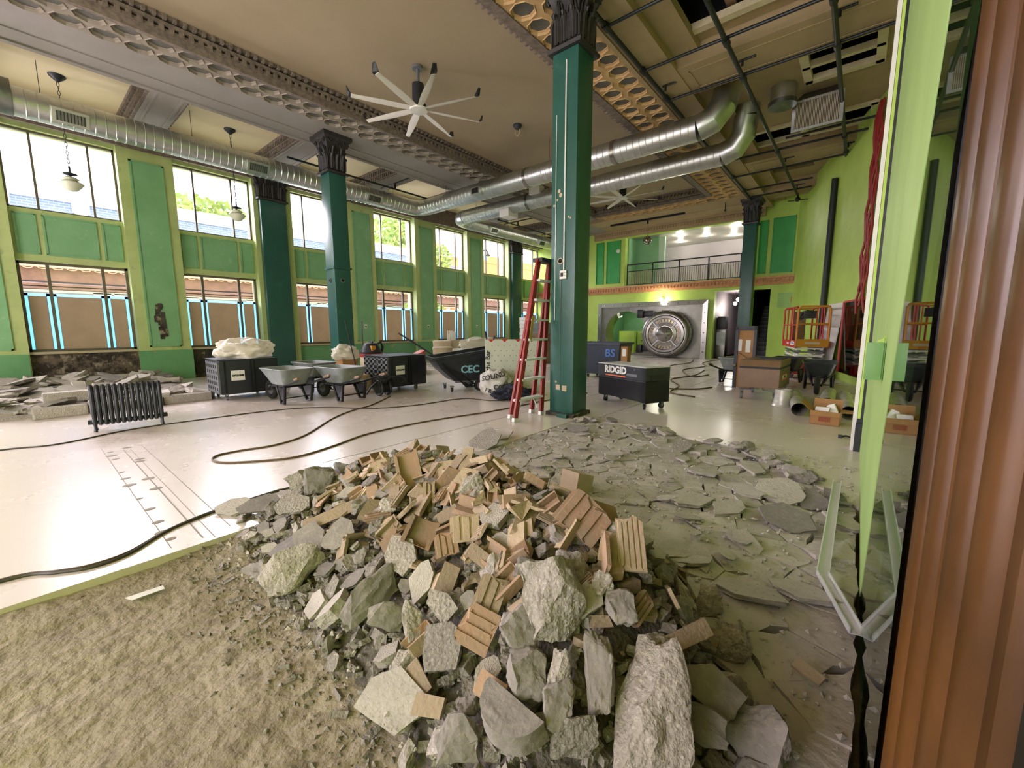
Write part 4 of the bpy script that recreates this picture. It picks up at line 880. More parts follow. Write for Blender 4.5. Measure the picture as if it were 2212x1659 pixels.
def pendant(lbl, x, y, zb):
    t = thing('pendant_lamp', lbl, 'lamp', (x, y, ZC), group='chain pendant lamps')
    m = MB(); m.lathe([(.02, -.13), (.05, -.1), (.13, -.03), (.14, 0)], 16); m.build('canopy', M_irn, t)
    L = ZC-zb-.62; n = int(L/.085)
    m = MB()
    for k in range(n):
        z = -.12-k*L/n; h = L/n*.62; e = (1, 0) if k % 2 else (0, 1)
        m.tube([(e[0]*.02*math.cos(a), e[1]*.02*math.cos(a), z-h+h*math.sin(a)) for a in [2*PI*i/8 for i in range(8)]], .006, 5, closed=True)
    m.build('chain', M_irn, t)
    z0 = zb-ZC
    m = MB(); m.cyl((0, 0, z0+.52), (0, 0, z0+.3), .018, n=8); m.lathe([(.02, z0+.4), (.12, z0+.36), (.1, z0+.34), (.03, z0+.32)], 18); m.build('stem', M_irn, t)
    m = MB(); nn = 24; prof = [(.05, .3), (.09, .29), (.125, .26), (.1, .23), (.15, .2), (.185, .165), (.14, .07), (.09, .02), (.02, 0)]
    P = []
    for j, (r, z) in enumerate(prof):
        for k in range(nn):
            w = 1+(.14*abs(math.cos(k*PI/nn*4)) if j in (2, 4, 5) else 0); P.append((r*w*math.cos(2*PI*k/nn), r*w*math.sin(2*PI*k/nn), z0+z))
    m.add(P, [(i*nn+k, i*nn+(k+1) % nn, (i+1)*nn+(k+1) % nn, (i+1)*nn+k) for i in range(len(prof)-1) for k in range(nn)]); m.build('glass_shade', M_lampg, t, smooth=50)
pendant('leafy glass pendant on a chain before the first tall window', -13.52, 1.21, 4.42)
pendant('leafy glass pendant on a chain before the second tall window', -13.5, 4.37, 4.38)
t = thing('ceiling_speaker', 'small dark dome fitting with a loose wire on the flat ceiling', 'ceiling fitting', (-7.41, 9.17, ZC)); m = MB(); m.lathe([(.12, 0), (.12, -.03), (.07, -.1), (.01, -.12)], 16); m.build('dome', M_irn, t); m = MB(); m.tube([(.05, 0, -.08), (.09, 0, -.2), (0, 0, -.27), (-.09, 0, -.2), (-.05, 0, -.08)], .008, 5); m.build('wire', M_sill, t)
t = thing('ceiling_plate', 'small round cover plate over the window bay', 'ceiling fitting', (-12.9, 12.3, ZC)); m = MB(); m.lathe([(.16, 0), (.14, -.03), (.01, -.035)], 16); m.build('plate', M_castr, t)

# ---------------------------------------------------------------- radiator, bins, barrows
t = thing('radiator', 'black cast-iron column radiator standing loose on the floor', 'radiator', (-8.12, 1.0, 0), rz=math.radians(83))
sec = MB(); hh = .64; w = .026
for yy_ in (-.075, .075):
    sec.tube([(0, yy_, .1), (0, yy_, .2), (0, yy_, .52), (0, yy_*.8, .6), (0, yy_*.3, hh)], [.022, w, w, w, .02], 8)
sec.tube([(0, -.08, .13), (0, 0, .1), (0, .08, .13)], .03, 8); sec.tube([(0, -.07, .56), (0, 0, .63), (0, .07, .56)], .028, 8); sec.box(-.006, .006, -.07, .07, .12, .6)
sme = sec.mesh('section', M_irn)
for k in range(13): o = link('section', sme, t); o.location = (-.36+k*.06, 0, 0)
m = MB(); m.cyl((-.4, 0, .13), (.4, 0, .13), .02); m.cyl((-.43, 0, .13), (-.38, 0, .13), .035, n=8); m.cyl((.38, 0, .13), (.43, 0, .13), .035, n=8); m.build('pipe_nipple', M_irn, t)
for x in (-.36, .36):
    for y in (-.07, .07): m = MB(); m.tube([(x, y*.9, .12), (x, y, .05), (x, y*1.2, .0)], [.02, .016, .024], 8); m.build('foot', M_irn, t)

def caster(par, x, y, r=.06, rz=0, m1=None):
    w = MB(); w.T = Mx.Translation((x, y, 0)) @ Mx.Rotation(rz, 4, 'Z'); w.cyl((-.02, 0, r), (.02, 0, r), r, n=16); o = w.build('caster_wheel', m1 or M_rub, par)
    w = MB(); w.T = Mx.Translation((x, y, 0)) @ Mx.Rotation(rz, 4, 'Z'); w.bar((-.028, 0, r), (-.028, .01, 2*r+.03), .05, .006, (1, 0, 0)); w.bar((.028, 0, r), (.028, .01, 2*r+.03), .05, .006, (1, 0, 0)); w.box(-.04, .04, -.04, .04, 2*r+.02, 2*r+.035); w.cyl((-.024, 0, r), (.024, 0, r), r*.45, n=10); w.build('caster_fork', M_castr, o)
def scrubber(lbl, loc, rz, L, Dp, H):
    """big black wheeled air scrubber: grated end, sign plate on the side"""
    t = thing('air_scrubber', lbl, 'machine', loc, rz, group='black wheeled machines with grated ends')
    m = MB(); m.box(-L/2, L/2-.04, -Dp, 0, .13, H); m.build('body', M_blk, t, bevel=.015)
    for sx_ in (-L*.04, L/2-.13, -L*.1): m = MB(); m.box(sx_, sx_+.025, -.0, .01, .13, H-.01); m.build('seam', M_blkm, t, smooth=0)
    m = MB(); nx_, nz = 5, 5; x0 = L/2-.035
    dy = (Dp-.1)/nx_; dz = (H-.24)/nz
    for i in range(nx_+1): y = -Dp+.05+i*dy; m.box(x0, x0+.035, y-dy*.17, y+dy*.17, .14, H-.02)
    for j in range(nz+1): z = .18+j*dz; m.box(x0, x0+.035, -Dp+.01, -.01, z-dz*.2, z+dz*.2)
    m.build('end_grating', M_castr, t, smooth=0)
    m = MB(); m.box(x0-.012, x0-.004, -Dp+.02, -.02, .14, H-.02); m.build('grating_back', M_ink, t, smooth=0)
    m = MB(); m.box(-L/2-.005, L/2, -Dp-.005, .005, H, H+.02); m.build('lid', M_blk, t, bevel=.006)
    m = MB(); m.box(L*.08, L*.3, .002, .008, H*.5, H*.5+.2); pl = m.build('sign_plate', M_paper, t, smooth=0)
    text('lettering', 'CYCLONE', .045, M_ink, pl, (L*.19, .011, H*.5+.1), (PI/2, 0, PI), ext=.001, off=.004)
    for x in (-L/2+.2, L/2-.15):
        for y in (-.15, -Dp+.12): caster(t, x, y, .05, 0, M_castr)
    return t
def face(n): return math.atan2(n[1], n[0])-PI/2   # rz turning local +y to n
# local +x = leftwards seen from the front when +y faces the viewer, so the grated end (-x) is mirrored by choosing the turn
s1 = scrubber('black wheeled machine with a grated end, a heap of clear plastic on its lid', (-9.5, 3.05, 0), math.radians(-93), 1.08, .95, .8)
s2 = scrubber('black wheeled machine with a grated end between the fibre drum and the tilt truck', (-7.85, 5.72, 0), math.radians(-90), 1.05, .95, .8)
def blob(nm, mm, par, c, rad, seed, amp=.18, fr=2.2, sub=4, fl=.0, smooth=70):
    b = bmesh.new(); bmesh.ops.create_icosphere(b, subdivisions=sub, radius=1)
    for v in b.verts:
        d = v.co.copy(); k = 1+amp*(noise.noise(d*fr+V((seed, 0, 0)))*1.2+.6*abs(noise.noise(d*fr*2.3+V((0, seed, 0)))))
        v.co = V((d.x*rad[0]*k+c[0], d.y*rad[1]*k+c[1], max(d.z*rad[2]*k+c[2], fl)))
    me = bpy.data.meshes.new(nm); b.to_mesh(me); b.free(); me.materials.append(mm); me.shade_smooth(); me.set_sharp_from_angle(angle=math.radians(smooth))
    return link(nm, me, par)
o = blob('plastic_sheeting', M_plast, None, (0, 0, .17), (.36, .5, .22), 3, .28, 2.0, 5, 0.0); o.location = (-9.8, 3.1, .83); tag(o, 'crumpled milky plastic sheeting heaped on the first black machine', 'plastic sheet')
o = blob('plastic_bag', M_plast, None, (0, 0, .14), (.2, .16, .2), 8, .3, 3, 4, 0.0); o.location = (-9.75, 3.72, 0); tag(o, 'clear plastic bag slumped on the floor between machine and wheelbarrow', 'bag')

def wheelbarrow(lbl, loc, rz, tray, frame=M_blkm, grip=M_wood, group='wheelbarrows'):
    t = thing('wheelbarrow', lbl, 'wheelbarrow', loc, rz, group=group)   # +x is towards the wheel
    def loop(xa, xb, w0, w1, z, k=6, rr=.13):
        P = []; cs = [(xb, -w1), (xb, w1), (xa, w0), (xa, -w0)]
        for i in range(4):
            c = V((*cs[i], 0)); a = V((*cs[i-1], 0)); b = V((*cs[(i+1) % 4], 0))
            pa = c+(a-c).normalized()*rr; pb = c+(b-c).normalized()*rr
            P += [(q.x, q.y, z) for q in arc(c, pa, pb, k)]
        return P
    ls = [loop(-.47, .5, .33, .29, .66), loop(-.45, .48, .315, .275, .655), loop(-.34, .26, .23, .18, .36, rr=.09)]
    n = len(ls[0]); m = MB()
    m.add([p for l in ls[:1]+ls[2:3] for p in l], [(i, (i+1) % n, n+(i+1) % n, n+i) for i in range(n)]+[tuple(range(n, 2*n))])
    i2 = loop(-.455, .485, .315, .275, .66), loop(-.33, .25, .22, .17, .375, rr=.09)
    m.add([p for l in i2 for p in l], [(i, n+i, n+(i+1) % n, (i+1) % n) for i in range(n)]+[tuple(range(n, 2*n))[::-1]])
    tr = m.build('tray', tray, t, smooth=50, fix=False)
    m = MB(); m.tube([V(p)+V((0, 0, .0)) for p in ls[0]], .014, 6, closed=True); m.build('rolled_rim', tray, t)
    for s in (-1, 1):
        m = MB(); m.tube([(.62, s*.07, .2), (.3, s*.15, .31), (-.35, s*.25, .36), (-.95, s*.3, .52)], .022, 8); m.build('handle', frame, t)
        m = MB(); m.tube([(-.82, s*.29, .515), (-.97, s*.302, .545)], .025, 8); m.build('grip', grip, t)
        m = MB(); m.tube([(-.08, s*.23, .34), (-.24, s*.25, .03), (-.36, s*.26, .03), (-.42, s*.265, .36)], .03, 8); m.ex([(-.14, s*.24, .33), (-.26, s*.25, .1), (-.34, s*.255, .1), (-.4, s*.26, .33)], (0, .012, 0)); m.build('leg', frame, t)
        m = MB(); m.bar((.58, s*.08, .2), (.16, s*.14, .42), .03, .012); m.build('wheel_brace', frame, t, smooth=0)
    m = MB(); m.bar((-.3, -.25, .12), (-.3, .25, .12), .03, .02); m.bar((-.2, -.24, .33), (-.2, .24, .33), .06, .05); m.build('cross_brace', frame, t, smooth=0)
    m = MB(); m.tube([(.6+.15*math.cos(a), 0, .2+.15*math.sin(a)) for a in [2*PI*i/20 for i in range(20)]], .05, 10, closed=True); w = m.build('wheel', M_rub, t)
    m = MB(); m.cyl((.6, -.03, .2), (.6, .03, .2), .1, n=16); m.cyl((.6, -.09, .2), (.6, .09, .2), .015); m.build('wheel_hub', M_castr, w)
    return t
wheelbarrow('grey wheelbarrow beside the plastic-topped machine, its grips pointing at the camera', (-8.55, 3.38, 0), math.radians(186), M_tub)
wheelbarrow('grey wheelbarrow standing in front of the tan fibre drum', (-8.0, 4.2, 0), math.radians(188), M_tub)
wheelbarrow('grey wheelbarrow tucked behind the other two, only its tray rim showing', (-9.6, 4.4, 0), math.radians(185), M_tub)
M_trayb = mat('black_poly_tray', '2a2d31', .4, c2='3a3d41', ns=5)
wheelbarrow('black wheelbarrow facing the camera wheel first in front of the scissor lift', (-.62, 11.5, 0), math.radians(-88), M_trayb, grip=M_red)
wheelbarrow('black wheelbarrow half hidden behind the brown tool chest and the lift', (-1.35, 12.7, 0), math.radians(-95), M_trayb)
wheelbarrow('grey wheelbarrow peeking out behind the brown tool chest, left end', (-2.35, 11.95, 0), math.radians(80), M_tub)

# drums, vac, fibre tubes
def drum(lbl, loc, r, h, lid=None, mm=M_drum, group='round fibre tubs'):
    t = thing('fibre_drum', lbl, 'drum', loc, group=group)
    m = MB(); m.lathe([(r, 0), (r*1.01, .03), (r, .06), (r, h-.08), (r*1.015, h-.04)], 28); m.build('barrel', mm, t)
    m = MB(); m.lathe([(r*1.04, h-.07), (r*1.05, h-.05), (r*1.05, h), (r*.98, h+.015), (.01, h+.015)], 28); m.build('rim', lid or M_sill, t)
    return t
drum('tall tan fibre drum with a red rim, black vacuum head on top', (-9.75, 6.02, 0), .31, .77, M_red, group='fibre drums')
vc = thing('shop_vacuum', 'black and yellow vacuum head sitting on the red-rimmed drum', 'vacuum', (-9.75, 5.98, .79))
m = MB(); m.lathe([(.26, 0), (.27, .04), (.2, .2), (.15, .26), (.02, .29)], 18); m.build('motor_head', M_blk, vc); m = MB(); m.tube([(-.02, .15, .2), (.0, .3, .28), (.05, .32, .15), (.06, .28, .02)], .03, 8); m.build('hose', M_rub, vc); m = MB(); m.box(.1, .24, -.12, .0, .06, .2); m.build('yellow_panel', M_yel, vc, smooth=0, bevel=.02); m = MB(); m.box(-.1, .1, -.02, .02, .27, .31); m.build('handle', M_blk, vc, bevel=.01)
t = thing('floor_scraper', 'long dark rod leaning behind the vacuum head, tilted one', 'rod', (0, 0, 0)); m = MB(); m.tube([(-10.15, 5.85, 0), (-10.1, 5.5, 1.62)], .015, 6); m.build('rod', M_irn, t)
t = thing('floor_scraper', 'long dark rod standing upright behind the vacuum head', 'rod', (0, 0, 0)); m = MB(); m.tube([(-10.2, 6.0, 0), (-10.15, 6.0, 1.62)], .014, 6); m.build('rod', M_irn, t)
bx = thing('cardboard_box', 'cardboard box with a clear bag over it beside the fibre drum', 'box', (-10.4, 5.55, 0)); m = MB(); m.box(-.2, .2, -.12, .3, 0, .62); m.build('carton', M_card, bx, smooth=0); o = blob('plastic_bag', M_plast, None, (0, 0, .12), (.26, .34, .22), 5, .3, 2.6, 4, -.02); o.location = (-10.4, 5.62, .64); tag(o, 'clear plastic bag spread over the cardboard box by the drum', 'bag')
o = blob('plastic_jug', M_drum, None, (0, 0, .2), (.16, .22, .2), 2, .06, 1.5, 4, 0); o.location = (-8.65, 5.1, 0); tag(o, 'pale rounded plastic jug on the floor before the drum', 'jug')
for (x, y, r, h, l) in ((-11.3, 9.75, .34, .76, 'wide tan fibre tub behind the tilt truck, front one'), (-12.2, 10.5, .33, .95, 'tan fibre tub behind the tilt truck, taller middle one'), (-12.6, 11.35, .3, .95, 'tan fibre tub holding the bundle of white laths')): drum(l, (x, y, 0), r, h, M_sill)
for k in range(12):
    a = k*2.4; r_ = .2*math.sqrt(R.random()); m = MB(); x, y = -12.6+r_*math.cos(a), 11.35+r_*math.sin(a)
    m.bar((x, y, .97), (x+R.uniform(-.03, .03), y+R.uniform(-.03, .03), 1.3+R.uniform(-.03, .05)), .05, .03); tag(m.build('lath', M_white, smooth=0), 'white lath end standing in the fibre tub bundle', 'lath', 'white laths in the tub')
o = blob('plastic_sheeting', M_plast, None, (0, 0, .2), (.3, .9, .22), 12, .3, 2.2, 4, 0); o.location = (-11.0, 11.3, .66); tag(o, 'folded white plastic sheeting on the stack behind the tilt truck', 'plastic sheet')
m = MB(); m.box(-11.5, -10.6, 10.3, 12.9, 0, .68); tag(m.build('drywall_stack', M_white, smooth=0, bevel=.01), 'low white stack of boards behind the tilt truck', 'board stack')
m = MB(); m.ex([(-11.6, 8.3, 0), (-11.6, 9.0, 0), (-11.6, 9.0, .7), (-11.6, 8.3, .45)], (.3, 0, 0)); tag(m.build('red_case', mat('faded_red_plastic', 'c4554c', .5), smooth=0, bevel=.01), 'faded red case lying behind the black machine', 'case')
o = blob('plastic_sheeting', M_plast, None, (0, 0, .1), (.35, .6, .16), 22, .3, 2.2, 4, 0); o.location = (-11.0, 7.9, .35); tag(o, 'white sheeting with a dark hose loop behind the second black machine', 'plastic sheet')
m = MB(); m.box(-11.35, -10.65, 7.3, 8.5, 0, .36); tag(m.build('wooden_crate', M_wood, smooth=0), 'low wooden crate under the white sheeting behind the machine', 'crate')

# tangle of cords and a little hand truck before the second machine
ht = thing('cord_reel', 'black cord reel cart with a tangle of cords before the second machine', 'cord reel', (-7.75, 4.98, 0))
m = MB(); m.tube([(.15*math.cos(a), -.08, .17+.15*math.sin(a)) for a in [2*PI*i/18 for i in range(18)]], .025, 8, closed=True); m.tube([(.15*math.cos(a), .12, .17+.15*math.sin(a)) for a in [2*PI*i/18 for i in range(18)]], .025, 8, closed=True); m.build('reel_rim', M_blk, ht); m = MB(); m.cyl((0, -.1, .17), (0, .14, .17), .11, n=14); m.build('drum', M_rub, ht)
m = MB()
for k in range(7): m.tube([(.12+.05*math.cos(a+k)+.03*k*math.cos(a*.5), -.05+.06*k+.08*math.sin(a*1.3+k), .16+.14*abs(math.sin(a*.7+k))+.1) for a in [i*.5 for i in range(16)]], .009, 5)
m.build('cord_tangle', M_rub, ht)
m = MB(); m.tube([(-.05, -.35, .06), (-.1, -.2, .2), (-.05, .0, .35), (.0, .2, .42)], .02, 6); m.build('handle', M_irn, ht)

# tilt truck lettered CEC
tt = thing('tilt_truck', 'dark plastic tilt truck lettered CEC with a rod standing in it', 'tilt truck', (-7.1, 6.72, 0), rz=math.radians(64))
pf = [(-.76, .76), (-.6, .52), (-.3, .24), (.52, .24), (.8, .62), (.82, .97)]
m = MB(); wT = .42
def side(y, sc=1): return [(x*sc, y*(.86+.14*(z-.24)/.73), z) for x, z in pf]
A, B_ = side(-wT), side(wT); n = len(A)
m.add(A+B_, [tuple(range(n))[::-1], tuple(range(n, 2*n))]+[(i, i+1, n+i+1, n+i) for i in range(n-1)])
Ai = [(x*.95, y*.93, z+.02 if z < .7 else z) for x, y, z in A]; Bi = [(x*.95, y*.93, z+.02 if z < .7 else z) for x, y, z in B_]
m.add(Ai+Bi, [tuple(range(n)), tuple(range(n, 2*n))[::-1]]+[(n+i, n+i+1, i+1, i) for i in range(n-1)])
m.build('hopper', M_blk, tt, smooth=0, fix=False)
m = MB(); q = [(-.76, -wT, .76), (.82, -wT, .97), (.82, wT, .97), (-.76, wT, .76)]
for i in range(4): m.bar(q[i], q[(i+1) % 4], .07, .05)
m.build('rim', M_blk, tt, smooth=0)
for y in (-wT-.02, wT+.02): m = MB(); m.bar((-.6, y, .66), (-.05, y*.9, .12), .05, .03); m.bar((-.05, y*.9, .12), (.2, y*.9, .12), .05, .03); m.bar((-.35, y*.95, .5), (.25, y*.9, .1), .03, .03); m.build('chassis', M_blkm, tt, smooth=0)
m = MB(); m.bar((-.3, -wT*.87, .23), (.55, -wT*.87, .23), .03, .03); m.build('seam', M_castr, tt, smooth=0)
for x, y, r in ((.28, -.4, .13), (.28, .4, .13)):
    m = MB(); m.cyl((x, y-.035, r), (x, y+.035, r), r, n=20); w = m.build('wheel', M_rub, tt); m = MB(); m.cyl((x, y-.04, r), (x, y+.04, r), r*.6, n=14); m.build('wheel_hub', M_castr, w)
for y in (-.3, .3): caster(tt, -.35, y, .05)
text('lettering', 'CEC', .23, M_tealp, tt, (.06, -wT*.91-.012, .5), (PI/2+.08, 0, 0), ext=.002, off=.006)
m = MB(); m.box(.05, .4, -wT*1.0-.003, -wT*.95, .72, .78); m.build('maker_plate', M_irn, tt, smooth=0)
t = thing('floor_scraper', 'long dark rod leaning out of the tilt truck towards the windows', 'rod', (0, 0, 0)); m = MB(); m.tube([(-7.15, 6.5, .3), (-7.35, 6.2, .75), (-7.9, 5.55, 1.32)], .018, 8); m.build('rod', M_irn, t)

# white foam board, sack, dark clothes
wbd = thing('foam_board', 'pale dotted insulation board standing on edge, handwriting down its side', 'board', (-5.86, 7.15, 0), rz=math.radians(48))
M_foam = mat('dotted_foam_board', 'ccd0c2', .6, c2='c2c7b8', ns=3)
m = MB(); m.box(-.66, .64, -.02, .03, 0, 1.18); m.build('panel', M_foam, wbd, smooth=0)
m = MB()
for k in range(9): m.ex([(-.6+k*.3, -.024, 1.18), (-.46+k*.3, -.024, 1.18), (-.53+k*.3, -.024, 1.12)], (0, .003, 0)) if k < 4 else None
m.build('red_marks', M_redp, wbd, smooth=0)
m = MB()
for i in range(9):
    for j in range(9): x = -.52+i*.135+(j % 2)*.06; z = .12+j*.115; m.box(x, x+.018, -.023, -.02, z, z+.018)
m.build('printed_dots', M_castr, wbd, smooth=0)
text('handwriting', 'the Bar', .15, M_ink, wbd, (-.6, -.024, .72), (PI/2, -PI/2, 0), ext=.001, off=.003)
m = MB(); m.bar((-.62, .0, 1.16), (-.66, -.02, 1.36), .03, .02); m.bar((-.48, .0, 1.16), (-.45, -.02, 1.26), .03, .02); m.build('clamp', M_ink, wbd, smooth=0)
sk = thing('rubble_sack', 'full white woven sack printed SOUND standing by the tilt truck', 'sack', (-5.86, 6.52, 0))
blob('sack_body', M_whbag, sk, (0, 0, .26), (.36, .34, .3), 4, .14, 2.4, 5, 0)
def text_on(body, size, mm, par, fn, nm='lettering', off=.004):
    cu = bpy.data.curves.new(nm, 'FONT'); cu.body = body; cu.size = size; cu.align_x = 'CENTER'; cu.align_y = 'CENTER'; cu.offset = off; cu.resolution_u = 3
    o = bpy.data.objects.new(nm, cu); me = bpy.data.meshes.new_from_object(o); bpy.data.objects.remove(o)
    for v in me.vertices: v.co = fn(v.co.x, v.co.y)
    me.materials.clear(); me.materials.append(mm); return link(nm, me, par)
def onsack(u0, v0, tl):
    def fn(u, v):
        uu_ = u*math.cos(tl)-v*math.sin(tl); vv_ = u*math.sin(tl)+v*math.cos(tl); a = -.85+(u0+uu_)/.36; e = (v0+vv_)/.34
        return V((.425*math.cos(a)*math.cos(e), .405*math.sin(a)*math.cos(e), .27+.37*math.sin(e)))
    return fn
text_on('SOUND', .15, M_ink, sk, onsack(-.05, .17, .25)); text_on('Comfort', .12, M_ink, sk, onsack(.16, -.0, .2)); text_on('/ & )', .12, M_ink, sk, onsack(-.12, -.12, -.3))
o = blob('dark_jacket', mat('dark_navy_cloth', '171c28', .8), None, (0, 0, .1), (.36, .26, .16), 9, .4, 2.6, 5, 0); o.location = (-5.28, 6.38, 0); o.rotation_euler = (0, 0, .7); tag(o, 'dark navy jacket with pale stripes dropped before the white sack', 'jacket')
for k in range(3):
    m = MB(); m.tube([(-.25+.16*k, -.2, .03), (-.16+.16*k, -.05, .19), (-.05+.16*k, .06, .22)], .016, 6); m.build('pale_stripe', M_castr, o)

# red step ladder behind the near column
ld = thing('stepladder', 'red fibreglass stepladder with grey steps standing behind the near column', 'ladder', (-3.96, 5.15, 0))
y0, y1, yt0, yt1, zt = -.34, .34, .36, .66, 2.5
for x, xt in ((.02, -.06), (-.2, -.1)):
    for s, (ya, yb) in enumerate(((y0, yt0), (y1, yt1))):
        off = (0, .16)[x < 0]
        m = MB(); m.bar((x, ya+off*(1 if s == 0 else .2), .03), (xt, yb+off*.3, zt), .09, .035, (1, 0, 0)); m.build('stile', M_red, ld, smooth=0)
        m = MB(); m.bar((x, ya+off*(1 if s == 0 else .2)-.004, .0), (x, ya+off*(1 if s == 0 else .2)+.005, .06), .1, .05, (1, 0, 0)); m.build('foot', M_alu, ld, smooth=0)
for k in range(7):
    z = .32+k*.31; f_ = z/zt; m = MB(); m.box(-.09, .03, y0+(yt0-y0)*f_, y1+(yt1-y1)*f_, z-.025, z+.01); m.build('step', M_alu, ld, smooth=0)
for k in range(2): m = MB(); m.bar((0, y0+.2, .32), (0, y0+.07, .12), .02, .01); m.bar((0, y1-.2, .32), (0, y1-.07, .12), .02, .01); m.build('knee_brace', M_alu, ld, smooth=0) if k == 0 else None
m = MB(); m.box(-.16, .02, yt0-.02, yt1+.03, zt-.03, zt+.03); m.build('top_cap', M_irn, ld, smooth=0)
m = MB(); m.bar((.045, y0+(yt0-y0)*.5-.001, 1.25), (.035, y0+(yt0-y0)*.62, 1.6), .06, .004, (1, 0, 0)); m.build('yellow_label', mat('label_yellow', 'a8914a', .6), ld, smooth=0)
# ---------------------------------------------------------------- tool chests and things on the right
rg = thing('tool_chest', 'black wheeled steel tool chest lettered RIDGID with a white dusty lid', 'tool chest', (-3.27, 7.12, 0), rz=math.radians(-24))
m = MB(); m.box(-.68, .6, -.02, .54, .14, .5); m.build('lower_body', M_blkm, rg, smooth=0, bevel=.008)
m = MB(); m.box(-.68, .6, -.03, .54, .505, .74); m.build('upper_body', M_blk, rg, smooth=0, bevel=.008)
M_lid = mat('dusty_pale_lid', 'c9c9c6', .5, c2='b8b8b5', ns=3)
m = MB(); m.box(-.69, .61, -.035, .55, .74, .752); m.box(-.62, .54, .02, .5, .752, .757); m.build('lid', M_lid, rg, smooth=0, bevel=.004)
m = MB(); m.box(.6, .605, .08, .42, .52, .6); m.box(.6, .608, .06, .44, .6, .61); m.build('side_handle', M_ink, rg, smooth=0)
M_wlet = mat('white_lettering', 'e8e8e4', .5)
text('lettering', 'RIDGID', .17, M_wlet, rg, (-.18, -.033, .645), (PI/2, 0, 0), ext=.001, off=.0075, sx=1.06)
m = MB(); m.box(-.46, .1, -.034, -.03, .53, .553); m.build('orange_stripe', M_orange, rg, smooth=0)
m = MB(); m.box(.13, .4, -.034, -.03, .565, .61); m.build('pale_sticker', M_castr, rg, smooth=0)
m = MB(); m.box(.3, .35, -.034, -.03, .68, .7); m.build('lock_plate', M_castr, rg, smooth=0)
m = MB(); m.box(.42, .6, .0, .54, .085+.04, .145); m.box(-.68, -.5, .0, .54, .125, .145); m.build('skid', M_blkm, rg, smooth=0)
for x in (-.55, .5):
    for y in (.06, .46): caster(rg, x, y, .05, R.uniform(-1, 1))
kn = thing('tool_chest', 'brown wheeled steel tool chest with its lid propped, on grey casters', 'tool chest', (-1.45, 9.35, 0), rz=math.radians(-2))
m = MB(); m.box(-.37, .35, 0, 1.15, .24, .62); m.build('body', M_brown, kn, smooth=0, bevel=.008)
m = MB(); m.ex([(-.37, -.0, .66), (-.37, 1.15, .66), (-.37, 1.15, .78), (-.37, .06, .78)], (.72, 0, 0)); m.build('upper_tray', M_brown, kn, smooth=0, bevel=.006)
m = MB(); m.box(-.36, .34, .03, 1.12, .6, .68); m.build('shadow_gap', M_ink, kn, smooth=0)
m = MB(); m.box(-.12, .3, .45, 1.05, .78, .80); m.build('dark_opening', M_ink, kn, smooth=0)
m = MB(); m.box(.35, .355, .28, .72, .38, .5); pl = m.build('orange_plate', M_orange, kn, smooth=0); m = MB(); m.box(.355, .358, .28, .72, .42, .48); m.build('white_band', M_paper, pl, smooth=0)
text('lettering', 'KNAACK', .06, M_ink, kn, (.359, .5, .45), (PI/2, 0, PI/2), ext=.001, off=.003)
m = MB(); m.bar((.36, .2, .6), (.36, .9, .62), .02, .02); m.build('hinge_bar', M_castr, kn, smooth=0)
for x in (-.3, .28):
    for y in (.06, 1.05): caster(kn, x, y, .075, .3, M_castr)
m = MB()
for y in (.06, 1.05): m.tube([(-.36, y, .23), (-.33, y, .19), (-.08, y, .19), (-.06, y, .24)], .012, 6); m.tube([(.06, y, .24), (.08, y, .19), (.3, y, .19), (.33, y, .23)], .012, 6)
m.build('skid_frame', M_castr, kn)
fb = thing('framed_notice', 'dark framed panel with pinned white papers standing behind the brown tool chest', 'panel', (-2.02, 11.0, 0), rz=math.radians(-4))
m = MB(); m.box(-.2, .19, 0, .05, 0.02, 1.4); m.build('backing', M_card, fb, smooth=0); m = MB(); m.box(-.23, -.16, -.03, .06, 0, 1.46); m.box(.16, .22, -.03, .06, 0, 1.46); m.box(-.23, .22, -.03, .06, 1.36, 1.46); m.build('frame', M_irn, fb, smooth=0)
m = MB(); m.box(-.16, -.08, -.008, 0, .88, 1.15); m.box(.0, .1, -.008, 0, .85, 1.14); m.build('papers', M_paper, fb, smooth=0); m = MB(); m.bar((-.15, -.02, .84), (.1, -.02, .68), .03, .02); m.build('brace', M_wood, fb, smooth=0)
bb = thing('plastic_bin', 'dark blue plastic bin with blue painted marks behind the black tool chest', 'bin', (-5.5, 10.7, 0), rz=math.radians(2))
m = MB()
for s_, t_, z0, z1 in ((1, 1, .0, 1.0),):
    m.add([(-.75, 0, .12), (.4, 0, .12), (.4, .8, .12), (-.75, .8, .12), (-.85, -.06, 1.0), (.48, -.06, 1.0), (.48, .86, 1.0), (-.85, .86, 1.0)], [(0, 1, 2, 3), (0, 4, 5, 1), (1, 5, 6, 2), (2, 6, 7, 3), (3, 7, 4, 0)])
    m.add([(-.7, .05, .16), (.35, .05, .16), (.35, .75, .16), (-.7, .75, .16), (-.81, -.02, 1.0), (.44, -.02, 1.0), (.44, .82, 1.0), (-.81, .82, 1.0)], [(3, 2, 1, 0), (1, 5, 4, 0), (2, 6, 5, 1), (3, 7, 6, 2), (0, 4, 7, 3)])
M_navy = mat('dark_blue_plastic', '262f3c', .45, c2='303b4a', ns=3)
m.build('tub', M_navy, bb, smooth=0, fix=False); m = MB(); m.box(-.89, .52, -.1, -.03, .95, 1.02); m.box(-.89, .52, .83, .9, .95, 1.02); m.box(-.89, -.82, -.1, .9, .95, 1.02); m.box(.45, .52, -.1, .9, .95, 1.02); m.build('rim', M_navy, bb, smooth=0, bevel=.01)
text('painted_marks', 'BS', .3, M_blueink, bb, (.2, -.06, .72), (PI/2-.07, 0, 0), ext=.001, off=.004)
for x in (-.55, .25):
    for y in (.12, .7): caster(bb, x, y, .045)
